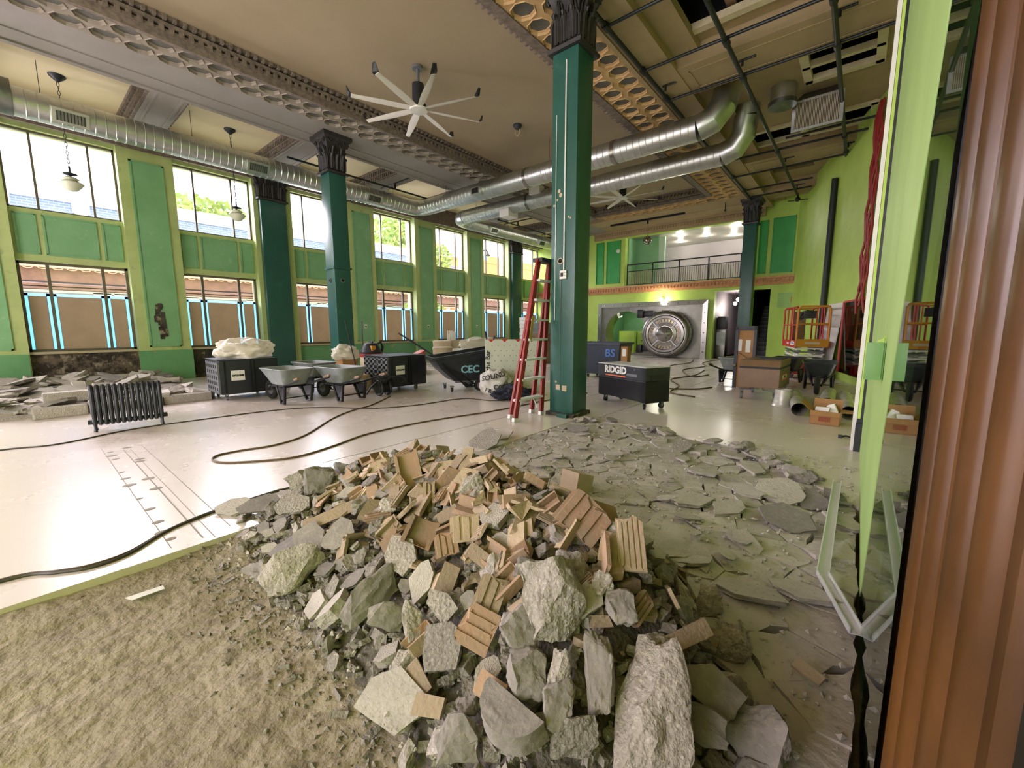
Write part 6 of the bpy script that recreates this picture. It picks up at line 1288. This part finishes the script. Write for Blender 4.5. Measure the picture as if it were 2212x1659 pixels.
HP = [
 (-0.791, 1.22, 0.358, 0.254, 0.263, 0.8, 'rock', 10, 'biggest pale rough concrete boulder in the middle of the rubble heap'),
 (-0.448, 1.199, 0.166, 0.228, 0.411, 0.5, 'rock', 3, 'tall rough concrete block standing at the front of the heap'),
 (-1.225, 0.858, -0.005, 0.344, 0.19, 0.3, 'slab', 8, 'broad flat grey slab low at the front left of the heap'),
 (-0.744, 0.919, 0.152, 0.247, 0.172, 0.5, 'round', 0, 'half-round smooth concrete piece near the bottom of the heap'),
 (-1.141, 0.992, 0.147, 0.212, 0.156, 0.4, 'slab', -8, 'sharp edged grey slab below the grooved tile pieces'),
 (-1.668, 1.005, 0.118, 0.29, 0.167, 0.5, 'rock', 40, 'long pale-sided concrete lump leaning on the left slope'),
 (-2.46, 1.057, 0.101, 0.283, 0.204, 0.35, 'slab', 5, 'smooth grey slab on the left slope with a clay strip resting on it'),
 (-1.676, 1.178, 0.245, 0.189, 0.201, 0.35, 'slab', 45, 'dark smooth diamond-shaped slab in the middle left of the heap'),
 (-1.049, 1.158, 0.303, 0.117, 0.136, 0.3, 'rib', -15, 'grooved clay tile piece standing upright beside the pale boulder'),
 (-1.02, 1.066, 0.236, 0.148, 0.112, 0.35, 'rib', 70, 'grooved clay tile piece lying just under the upright grooved one'),
 (-2.496, 1.211, 0.187, 0.322, 0.071, 0.3, 'plank', 32, 'narrow flat clay strip lying across the left slope'),
 (-2.21, 1.626, 0.423, 0.155, 0.247, 0.35, 'chan', 15, 'channel shaped clay tile piece near the crest of the heap'),
 (-0.863, 1.534, 0.547, 0.215, 0.135, 0.3, 'rib', -35, 'wide grooved clay tile on the right shoulder of the heap'),
 (-0.658, 1.516, 0.519, 0.106, 0.166, 0.35, 'rib', 3, 'upright grooved clay tile at the right edge of the heap'),
 (-0.754, 1.017, 0.224, 0.129, 0.158, 0.7, 'rock', 0, 'rounded grey lump above the half-round concrete piece'),
 (-0.594, 1.151, 0.258, 0.097, 0.22, 0.6, 'rock', 8, 'narrow pale upright chunk left of the tall block'),
 (-0.649, 1.008, 0.211, 0.105, 0.142, 0.7, 'rock', -25, 'jagged pale chunk under the big boulder'),
 (-1.293, 0.911, 0.05, 0.114, 0.104, 0.7, 'rock', 0, 'small pale greenish block sitting on the broad flat slab'),
 (-0.324, 1.414, 0.148, 0.243, 0.146, 0.4, 'slab', -38, 'long dirt-covered slab at the right foot of the heap'),
 (-0.181, 1.445, 0.039, 0.172, 0.187, 0.5, 'rock', -40, 'pointed rough slab at the bottom right of the heap'),
 (-0.853, 0.951, 0.165, 0.109, 0.064, 0.3, 'plank', -5, 'pinkish clay shard lying on the half-round piece'),
 (-1.06, 0.863, 0.045, 0.121, 0.054, 0.3, 'plank', 12, 'pinkish clay shard in front of the broad flat slab'),
 (-1.182, 0.905, 0.054, 0.065, 0.105, 0.3, 'plank', 60, 'slim clay shard leaning on the broad flat slab'),
 (-3.62, 1.016, -0.026, 0.327, 0.153, 0.3, 'slab', 10, 'pale flat slab at the far left tip of the heap'),
 (-3.367, 1.113, 0.047, 0.335, 0.155, 0.3, 'slab', 20, 'flat tipped slab second from the left tip of the heap'),
 (-2.988, 1.195, 0.128, 0.282, 0.153, 0.4, 'slab', 8, 'thick slab with a pebbly edge on the upper left slope'),
 (-2.365, 0.933, 0.017, 0.334, 0.235, 0.5, 'rock', 15, 'large dusty lump low on the left slope'),
 (-2.263, 1.155, 0.173, 0.194, 0.172, 0.4, 'slab', -20, 'grey slab right of the smooth left slab'),
 (-3.041, 1.413, 0.214, 0.219, 0.205, 0.7, 'rock', 0, 'dark grey lump on the left shoulder of the heap'),
 (-3.195, 1.339, 0.161, 0.186, 0.215, 0.7, 'rock', 20, 'dark grey lump left of another on the left shoulder'),
 (-1.37, 1.01, 0.14, 0.081, 0.172, 0.5, 'rock', 8, 'narrow leaning concrete piece above the broad slab'),
 (-1.266, 1.088, 0.21, 0.104, 0.17, 0.4, 'slab', 70, 'smooth grey slab leaning upright left of the grooved tiles'),
 (-0.848, 1.107, 0.283, 0.145, 0.162, 0.8, 'rock', 0, 'dark rough lump right of the lower grooved tile'),
 (-0.336, 1.298, 0.116, 0.184, 0.107, 0.7, 'rock', 0, 'dark grey lump at the foot of the tall block, right side'),
 (-0.583, 0.988, 0.147, 0.151, 0.123, 0.7, 'rock', 10, 'grey lump at the very front below the big boulder'),
 (-0.892, 0.836, 0.057, 0.139, 0.124, 0.7, 'rock', 0, 'dusty lump at the front edge left of the half-round piece'),
 (-0.671, 1.054, 0.247, 0.077, 0.17, 0.6, 'rock', 3, 'upright grey chunk left of the narrow pale one'),
 (-1.504, 0.983, 0.109, 0.172, 0.126, 0.6, 'rock', -10, 'dusty lump sprinkled with clay crumbs'),
 (-1.601, 1.591, 0.51, 0.162, 0.089, 0.5, 'rock', 30, 'pale rough chunk on the crest behind the clay tiles'),
 (-1.454, 1.279, 0.336, 0.114, 0.087, 0.3, 'rib', 15, 'grooved clay tile piece on the middle slope'),
 (-1.649, 1.293, 0.324, 0.16, 0.121, 0.4, 'chan', -20, 'clay channel piece with a deep groove on the middle slope'),
 (-1.415, 1.369, 0.397, 0.148, 0.107, 0.4, 'rib', 8, 'grooved clay tile piece right of the deep channel piece'),
 (-1.236, 1.281, 0.358, 0.064, 0.102, 0.4, 'plank', 70, 'orange clay shard standing in the middle of the heap'),
 (-0.806, 1.359, 0.445, 0.105, 0.14, 0.5, 'rock', 35, 'pale cracked chunk upper right of the boulder'),
 (-0.951, 1.288, 0.401, 0.134, 0.081, 0.5, 'rock', -15, 'oval pale chunk above the boulder'),
 (-0.679, 1.352, 0.432, 0.08, 0.089, 0.7, 'rock', 0, 'pale chunk on the right slope below the grooved tile'),
 (-0.61, 1.332, 0.379, 0.103, 0.12, 0.7, 'rock', 10, 'rough pale chunk right of the boulder'),
 (-0.431, 1.472, 0.27, 0.19, 0.052, 0.3, 'plank', 8, 'flat clay slab with raised edge on the right slope'),
 (-0.321, 1.89, 'F', 0.168, 0.147, 0.8, 'rock', 0, 'rough pale rock alone to the right of the heap'),
 (-0.477, 2.137, 'F', 0.123, 0.165, 0.7, 'rock', 15, 'greenish rock standing beside the right foot of the heap'),
 (-1.833, 3.102, 'F', 0.24, 0.207, 0.8, 'chanbox', 5, 'square hollow clay tile standing alone on the broken slab'),
 (-0.304, 3.471, 'F', 0.456, 0.128, 0.45, 'slab', 4, 'thick broken slab tilted up near the glass wall'),
 (-0.638, 5.079, 'F', 0.448, 0.11, 0.5, 'slab', -5, 'broken slab edge lifted at the far right of the broken floor'),
 (-0.328, 4.629, 'F', 0.263, 0.153, 0.6, 'rock', -20, 'concrete lump on the rim of the broken floor, towards the glass'),
 (-1.008, 5.357, 'F', 0.164, 0.11, 0.7, 'rock', 0, 'dark block at the far corner of the broken floor'),
 (-3.434, 3.627, 'F', 0.429, 0.217, 0.5, 'slab', 12, 'thick kerb-like block at the rim behind the heap, left one'),
 (-3.486, 3.991, 'F', 0.273, 0.146, 0.6, 'slab', 5, 'thick kerb-like block at the rim behind the heap, right one'),
 (-2.911, 4.898, 'F', 0.386, 0.077, 0.3, 'slab', 0, 'flat slab shard in front of the teal column'),
 (-1.493, 4.872, 'F', 0.243, 0.119, 0.5, 'slab', -30, 'tilted slab shard in the middle of the broken floor'),
 (-0.382, 3.999, 'F', 0.388, 0.155, 0.2, 'slab', -10, 'large smooth grey slab fragment near the rim on the right'),
 (-0.177, 4.001, 'F', 0.224, 0.134, 0.3, 'slab', 20, 'pale slab fragment tilted beside the smooth grey one'),
 (-0.045, 1.922, 'F', 0.103, 0.041, 0.3, 'plank', -25, 'pinkish shard lying by itself near the glass wall'),
 (-0.425, 1.862, 'F', 0.126, 0.094, 0.6, 'plank', -20, 'clay shard group piece on the right edge of the heap'),
 (-0.851, 1.996, 'F', 0.1, 0.1, 0.4, 'plank', 50, 'red clay shard tucked on the right slope'),
]

CT = {'rock': 'concrete chunk', 'slab': 'concrete chunk', 'round': 'concrete chunk', 'rib': 'clay tile piece', 'plank': 'clay tile piece', 'chan': 'clay tile piece', 'chanbox': 'clay tile piece'}
taken = []
for i, (x, y, z, w, h, th, kd, roll, lbl) in enumerate(HP):
    free = z == 'F'
    if free: z = heap(x, y) if heap(x, y) > 0 else .0
    n = V((0, 0, 1)) if free else hnorm(x, y); tocam = (V((0, 0, 1.42))-V((x, y, z))).normalized()
    s = math.radians(roll); T = th*min(w, h)
    if kd == 'rock':
        me = ROCK[(i*5+(0 if i % 3 else 1)) % 16]; rot_n = tocam; size = (w*1.12, h*1.12, min(w, h)*max(th, .7)); nm = 'concrete_chunk'
    elif kd == 'slab':
        me = SLAB[(i*4) % 15]; rot_n = (n*1.0+tocam*.5) if not free else V((.0, -.35, 1)); size = (w*1.1, h*1.25 if not free else h*2.4, max(w*.35, .1) if not free else max(w*.28, .09)); nm = 'concrete_chunk'
    elif kd == 'round': me = RND; rot_n = n*.6+V((0, 0, 1)); size = (w, w*.62, w*.6); nm = 'concrete_chunk'
    elif kd == 'rib': me = SHARD[(3, 10, 1)[i % 3]]; rot_n = tocam+n*.4; size = (w*1.0, h*1.1, min(w, h)*.8); nm = 'clay_tile_piece'
    elif kd == 'chan': me = SHARD[6]; rot_n = tocam+n*.4; size = (w, h*1.1, w*.7); nm = 'clay_tile_piece'
    elif kd == 'chanbox': me = BOXP; rot_n = V((-.25, -.6, .18)); size = (w, h, w*.7); nm = 'clay_tile_piece'; z = h*.32-size[2]*.4
    else: me = SHARD[(0, 5, 8, 13)[i % 4]]; rot_n = tocam*.6+n; size = (w, h*1.1, max(min(w, h)*.5, .1)); nm = 'clay_tile_piece'
    if kd == 'plank' and w < h: pass
    # image-space roll about the facing direction
    q = V(rot_n).normalized(); right = V((0, 0, 1)).cross(q); right = right.normalized() if right.length > 1e-3 else V((1, 0, 0)); up = q.cross(right)
    cs, sn = math.cos(s), math.sin(s); ax = right*cs+up*sn; ay = up*cs-right*sn
    o = link(nm, me); lift = size[2]*.3+.03
    m4 = Mx(((ax.x, ay.x, q.x, 0), (ax.y, ay.y, q.y, 0), (ax.z, ay.z, q.z, 0), (0, 0, 0, 1)))
    o.matrix_world = Mx.Translation(V((x, y, z))+(n*lift if not free else V((0, 0, size[2]*.4)))) @ m4 @ Mx.Diagonal((*size, 1))
    tag(o, lbl, CT[kd]); taken.append((x, y, max(w, h)*.5))
# heap core of crumbs and dirt
M_core = mat('dirty_rubble_core', '7a736a', .95, c2='5c564e', ns=9, c3='86705f', ns3=16, lo3=.6, hi3=.68, bump=1.0, bs=50, bd=.03)
m = MB(); nx, ny = 150, 90; xs = [-3.85+4.0*i/nx for i in range(nx+1)]; ys = [.55+2.6*j/ny for j in range(ny+1)]
m.add([(x, y, heap(x, y)-.05+.035*hn(x, y, 9)+.025*hn(x, y, 22, 4)) for y in ys for x in xs], [(j*(nx+1)+i, j*(nx+1)+i+1, (j+1)*(nx+1)+i+1, (j+1)*(nx+1)+i) for j in range(ny) for i in range(nx)])
core = m.build('rubble_core', M_core, smooth=40); tag(core, 'packed dirt and crumbs filling the rubble heap between the big pieces', 'rubble', kind='stuff')
def zone(x, y):
    if x < -2.4: return 'on the left flank of the heap'
    if x > -.62: return 'on the right flank of the heap'
    return 'on the front slope of the heap' if y < interp(x, RX, RY)-.35 else 'along the crest of the heap'
# concrete pieces
done = list(taken); cnt = 0; tries = 0
while cnt < 216 and tries < 30000:
    tries += 1
    x = Rk.uniform(-3.55, -.05); y = Rk.uniform(.72, 2.45); z = heap(x, y)
    if z < -.1: continue
    yr = interp(x, RX, RY); clay = max(0, 1-((x+1.75)/1.25)**2)*(1 if y > 1.15 else .15)
    if Rk.random() < clay*.8: continue
    front = y < 1.2; s = Rk.uniform(.06, .15)*(1.35 if (front or x < -2.3) and Rk.random() < .5 else 1)
    if any((x-a)**2+(y-b)**2 < (s*.34+c*.5)**2 for a, b, c in done): continue
    n = (hnorm(x, y)+V((Rk.uniform(-.6, .6), Rk.uniform(-.6, .6), Rk.uniform(0, .4)))).normalized()
    sl = Rk.random() < .45; me = Rk.choice(SLAB if sl else ROCK)
    sz = (s*Rk.uniform(.9, 1.5), s*Rk.uniform(.8, 1.1), s*Rk.uniform(.6, 1.0))
    place('concrete_chunk', me, V((x, y, z))+n*(sz[2]*.15+.012), sz, n, Rk.uniform(0, 6.3), '%s grey broken concrete chunk %s' % ('large' if s > .12 else 'small', zone(x, y)), 'concrete chunk', 'concrete chunks in the heap')
    done.append((x, y, s*.5)); cnt += 1
cnt = 0; tries = 0
while cnt < 270 and tries < 40000:
    tries += 1
    x = Rk.uniform(-3.2, -.3); y = Rk.uniform(.95, 2.35); z = heap(x, y)
    if z < -.02: continue
    p = max(0, 1-((x+1.75)/1.35)**2)*min(1, max(.04, (y-.95)*2.2))
    if Rk.random() > p: continue
    s = Rk.uniform(.06, .145)
    if any((x-a)**2+(y-b)**2 < (s*.2+c*.5)**2 for a, b, c in done): continue
    n = (hnorm(x, y)+V((Rk.uniform(-.9, .9), Rk.uniform(-.9, .9), Rk.uniform(-.1, .3)))).normalized()
    sz = (s*Rk.uniform(.5, .9), s*Rk.uniform(.9, 1.6), s*Rk.uniform(.7, 1.0))
    place('clay_tile_piece', Rk.choice(SHARD), V((x, y, z))+n*.035, sz, n, Rk.uniform(0, 6.3), '%s broken clay tile piece %s' % ('large' if s > .1 else 'small', zone(x, y)), 'clay tile piece', 'clay tile pieces in the heap')
    done.append((x, y, s*.4)); cnt += 1
# crumbs
m = MB()
def crumb(m, x, y, z, s, r):
    if s > .018:
        q = Mx.Translation((x, y, z+s*.25)) @ Mx.Rotation(r.uniform(0, 6.3), 4, 'Z') @ Mx.Rotation(r.gauss(0, .5), 4, 'X')
        d = (s*r.uniform(.7, 1.5), s*r.uniform(.6, 1.1), s*r.uniform(.35, .8)); j = lambda: r.uniform(.6, 1.1)
        m.add([q @ V((a*d[0]*j(), b*d[1]*j(), c*d[2]*j())) for c in (-1, 1) for b in (-1, 1) for a in (-1, 1)], [(0, 2, 3, 1), (4, 5, 7, 6), (0, 1, 5, 4), (2, 6, 7, 3), (0, 4, 6, 2), (1, 3, 7, 5)]); return
    P = []
    for e in ((1, 0, 0), (-1, 0, 0), (0, 1, 0), (0, -1, 0), (0, 0, 1), (0, 0, -1)): k = s*r.uniform(.55, 1.2); P.append((x+e[0]*k+r.uniform(-.3, .3)*s, y+e[1]*k+r.uniform(-.3, .3)*s, z+e[2]*k*.8+s*.3))
    m.add(P, [(0, 2, 4), (2, 1, 4), (1, 3, 4), (3, 0, 4), (2, 0, 5), (1, 2, 5), (3, 1, 5), (0, 3, 5)])
for k in range(7000):
    x = Rk.uniform(-3.7, .05); y = Rk.uniform(.62, 2.7); z = heap(x, y)
    if z < -.11:
        if Rk.random() < .55: continue
        z = max(dirt_z(x, y), -.14)
    s = Rk.choice((.008, .012, .016, .02, .024, .03)); m.mi = 1 if Rk.random() < .4 and y > 1.15 and -3 < x < -.5 else 0
    crumb(m, x, y, z-.02, s, Rk)
for k in range(900):
    x = Rk.uniform(-3.4, -.1); y = .78-abs(Rk.gauss(0, .16)); m.mi = 0; crumb(m, x, y, dirt_z(x, y)-.004, Rk.choice((.004, .006, .01, .016)), Rk)
tag(m.build('gravel', [M_conc, M_terr], smooth=0, fix=False), 'loose crumbs of concrete and clay scattered over the heap and along its foot', 'gravel', kind='stuff')
# broken floor: irregular slab pieces
REG = [(-3.28, .9), (.1, .68), (.1, 4.12), (-.25, 4.58), (-.62, 4.98), (-1.05, 5.38), (-1.9, 5.57), (-2.6, 5.66), (-3.33, 5.5)]
def clip(poly, p, n):
    out = []
    for i in range(len(poly)):
        a, b = V(poly[i]), V(poly[(i+1) % len(poly)]); da, db_ = (a-p).dot(n), (b-p).dot(n)
        if da <= 0: out.append(a)
        if da*db_ < 0: out.append(a+(b-a)*(da/(da-db_)))
    return out
Rs = random.Random(9); seeds = []; tries = 0
while len(seeds) < 228 and tries < 20000:
    tries += 1; p = V((Rs.uniform(-3.35, .15), Rs.uniform(.6, 5.7))); dmin = (.11+.15*Rs.random()) if p.y > 3.2+.5*Rs.random() else .2+.22*Rs.random()
    if all((p-q).length > dmin for q in seeds): seeds.append(p)
cells = []
for p in seeds:
    poly = [V((p.x-.6, p.y-.6)), V((p.x+.6, p.y-.6)), V((p.x+.6, p.y+.6)), V((p.x-.6, p.y+.6))]
    for q in seeds:
        if q is p or (q-p).length > 1.2: continue
        poly = clip(poly, (p+q)/2, (q-p).normalized())
        if len(poly) < 3: break
    for i in range(len(REG)):
        if len(poly) < 3: break
        a, b = V(REG[i]), V(REG[(i+1) % len(REG)]); e = (b-a); poly = clip(poly, a, V((e.y, -e.x)).normalized())
    if len(poly) >= 3: cells.append(poly)
k = 0
for poly in cells:
    c = sum(poly, V((0, 0)))/len(poly); area = .5*abs(sum(poly[i].x*poly[(i+1) % len(poly)].y-poly[(i+1) % len(poly)].x*poly[i].y for i in range(len(poly))))
    if area < .004 or (heap(c.x, c.y) > .04 and heap(c.x, c.y-.25) > .04) or (c.y < 1.3 and c.x < -.75): continue
    edge = min((c-V(q)).length for q in REG[2:]) < .55 or c.x > -.9 and c.y > 2.9
    gap = Rs.choice((.002, .003, .005, .007, .012)) if c.y > 3.2 else Rs.choice((.001, .001, .002, .003)); R_ = max((p-c).length for p in poly)
    b = bmesh.new(); top = []
    for i in range(len(poly)):   # jagged outline
        a, d = poly[i], poly[(i+1) % len(poly)]; L = (d-a).length; ns = max(1, int(L/.07)); nn = V((d.y-a.y, a.x-d.x)); nn = nn.normalized() if nn.length > 1e-6 else nn
        for j in range(ns):
            p = a+(d-a)*(j/ns); p = p+nn*(noise.noise(V((p.x*8, p.y*8, 2)))*.035 if j else 0); p = c+(p-c)*(1-gap/max(R_, .05)*1.6); top.append(p-c)
    th = .085; vt = [b.verts.new((p.x, p.y, 0)) for p in top]; vb = [b.verts.new((p.x*.97, p.y*.97, -th)) for p in top]; ct = b.verts.new((0, 0, .004)); n = len(top)
    for i in range(n): b.faces.new((vt[i], vt[(i+1) % n], ct)); b.faces.new((vb[i], vb[(i+1) % n], vt[(i+1) % n], vt[i]))
    bmesh.ops.subdivide_edges(b, edges=[e for e in b.edges if ct in e.verts], cuts=2); bmesh.ops.triangulate(b, faces=b.faces)
    for v in b.verts:
        if v.co.z > -.01: v.co.z += .012*noise.noise(V((v.co.x*7+c.x*3, v.co.y*7+c.y*3, 3)))
    me = fin(b, 'slab_piece', M_slab, 35)
    o = link('broken_slab', me); tl = Rs.gauss(0, .012) if not edge else Rs.gauss(0, .05); tm = Rs.gauss(0, .012) if not edge else Rs.gauss(0, .05)
    o.location = (c.x, c.y, -.012+Rs.uniform(-.006, .006)+(abs(tl)+abs(tm))*R_*.5); o.rotation_euler = (tl, tm, Rs.gauss(0, .02))
    zn = 'next to the near teal column' if c.y > 4.7 and c.x < -1.6 else ('along the glass wall side of the broken floor' if c.x > -.85 else ('along the outer rim of the broken floor' if edge else 'in the middle of the broken floor'))
    tag(o, 'dusty cracked slab piece %s' % zn, 'slab piece', 'broken floor slab pieces')
for k in range(70):   # loose flakes lying over the cracks
    x = Rs.uniform(-3.2, .02); y = Rs.uniform(2.3, 5.2)
    if heap(x, y) > -.1 or y > 5.3+.4*min(0, -1.2-x): continue
    if x > -.5 and y > 4.2: continue
    s = Rs.uniform(.07, .26) if x > -1.2 else Rs.uniform(.05, .18)
    place('broken_slab', SLAB[Rs.choice((2, 5, 8, 11, 14))], (x, y, .022), (s*1.5, s*.9, s*.3), (Rs.gauss(0, .1), Rs.gauss(0, .1), 1), Rs.uniform(0, 6.3), '%s loose flake of slab lying on the broken floor %s' % ('broad' if s > .16 else 'small', 'towards the glass wall' if x > -1.2 else 'towards the near teal column'), 'slab piece', 'loose slab flakes')
m = MB()
for k in range(3600):
    x = Rs.uniform(-3.25, .1); y = Rs.uniform(.7, 5.5)
    if heap(x, y) > -.05: continue
    crumb(m, x, y, .0+.004*Rs.random(), Rs.choice((.003, .005, .008, .012, .018)), Rs)
tag(m.build('gravel', M_slab, smooth=0, fix=False), 'grit and small crumbs strewn over the broken floor slabs', 'gravel', kind='stuff')
for k in range(34):   # lifted lumps round the rim
    i = 2+Rs.randrange(6); a, b_ = V(REG[i]), V(REG[i+1]); p = a+(b_-a)*Rs.random(); p += V((Rs.gauss(0, .04), Rs.gauss(0, .06))); s = Rs.uniform(.08, .2)
    if p.x > .0: p.x = -.05
    place('concrete_chunk', Rs.choice(SLAB+ROCK), (p.x, p.y, .02+s*.12), (s*1.4, s*.9, s*.55), (Rs.gauss(0, .2), Rs.gauss(0, .2), 1), Rs.uniform(0, 6), 'broken concrete lump along the far rim of the dug-up floor', 'concrete chunk', 'rim lumps')
# ---------------------------------------------------------------- demolished strip under the first windows
m = MB(); nx, ny = 60, 60; xs = [-14.9+4.9*i/nx for i in range(nx+1)]; ys = [-3.5+6.1*j/ny for j in range(ny+1)]
def stripz(x, y): return .06+.22*max(0, min(1, (-10.0-x)/4.5))**1.2*.9+.05*hn(x, y, 1.4)+.03*hn(x, y, 5)
m.add([(x, y, max(.005, stripz(x, y)) if x < -10.1 and y < 2.52 else -.02) for y in ys for x in xs], [(j*(nx+1)+i, j*(nx+1)+i+1, (j+1)*(nx+1)+i+1, (j+1)*(nx+1)+i) for j in range(ny) for i in range(nx)])
tag(m.build('debris', M_conc, smooth=50), 'bed of fine debris under the slab pieces by the first windows', 'debris', kind='stuff')
Rw = random.Random(21)
for k in range(130):
    x = Rw.uniform(-14.9, -10.15); y = Rw.uniform(-.9, 2.5); s = Rw.uniform(.18, .62) if k < 75 else Rw.uniform(.12, .26); z = stripz(x, y); fl_ = Rw.random() < .75
    n = V((Rw.gauss(0, .22), Rw.gauss(0, .22), 1)) if fl_ else V((Rw.gauss(.5, .4), Rw.gauss(0, .4), 1))
    place('slab_fragment', Rw.choice(SLAB if fl_ else ROCK+SLAB), (x, y, z+.03+s*.06), (s*1.3, s*.9, max(.1, s*.42)), n, Rw.uniform(0, 6.3), '%s broken slab piece in the debris %s' % ('broad' if s > .4 else 'small', 'close under the bare brick below the first window' if x < -12.8 else 'behind the radiator and the kerb stones'), 'concrete chunk', 'debris by the first windows')
for y0, y1, x, z0, h, lbl in ((.1, .72, -9.98, 0, .17, 'long kerb stone at the floor edge left of the radiator'), (.74, 1.3, -9.97, 0, .17, 'kerb stone at the floor edge behind the radiator'), (1.32, 1.72, -10.02, 0, .16, 'kerb stone at the floor edge right of the radiator'), (1.74, 2.5, -10.08, 0, .16, 'kerb stone running up to the first black machine'), (.25, 1.2, -10.7, .15, .18, 'long slab block lying on the debris left of the radiator')):
    b = MB(); b.box(x-.15, x+.08, y0, y1, z0, z0+h); o = b.build('kerb_stone', M_conc, smooth=0, bevel=.02); tag(o, lbl, 'kerb stone')
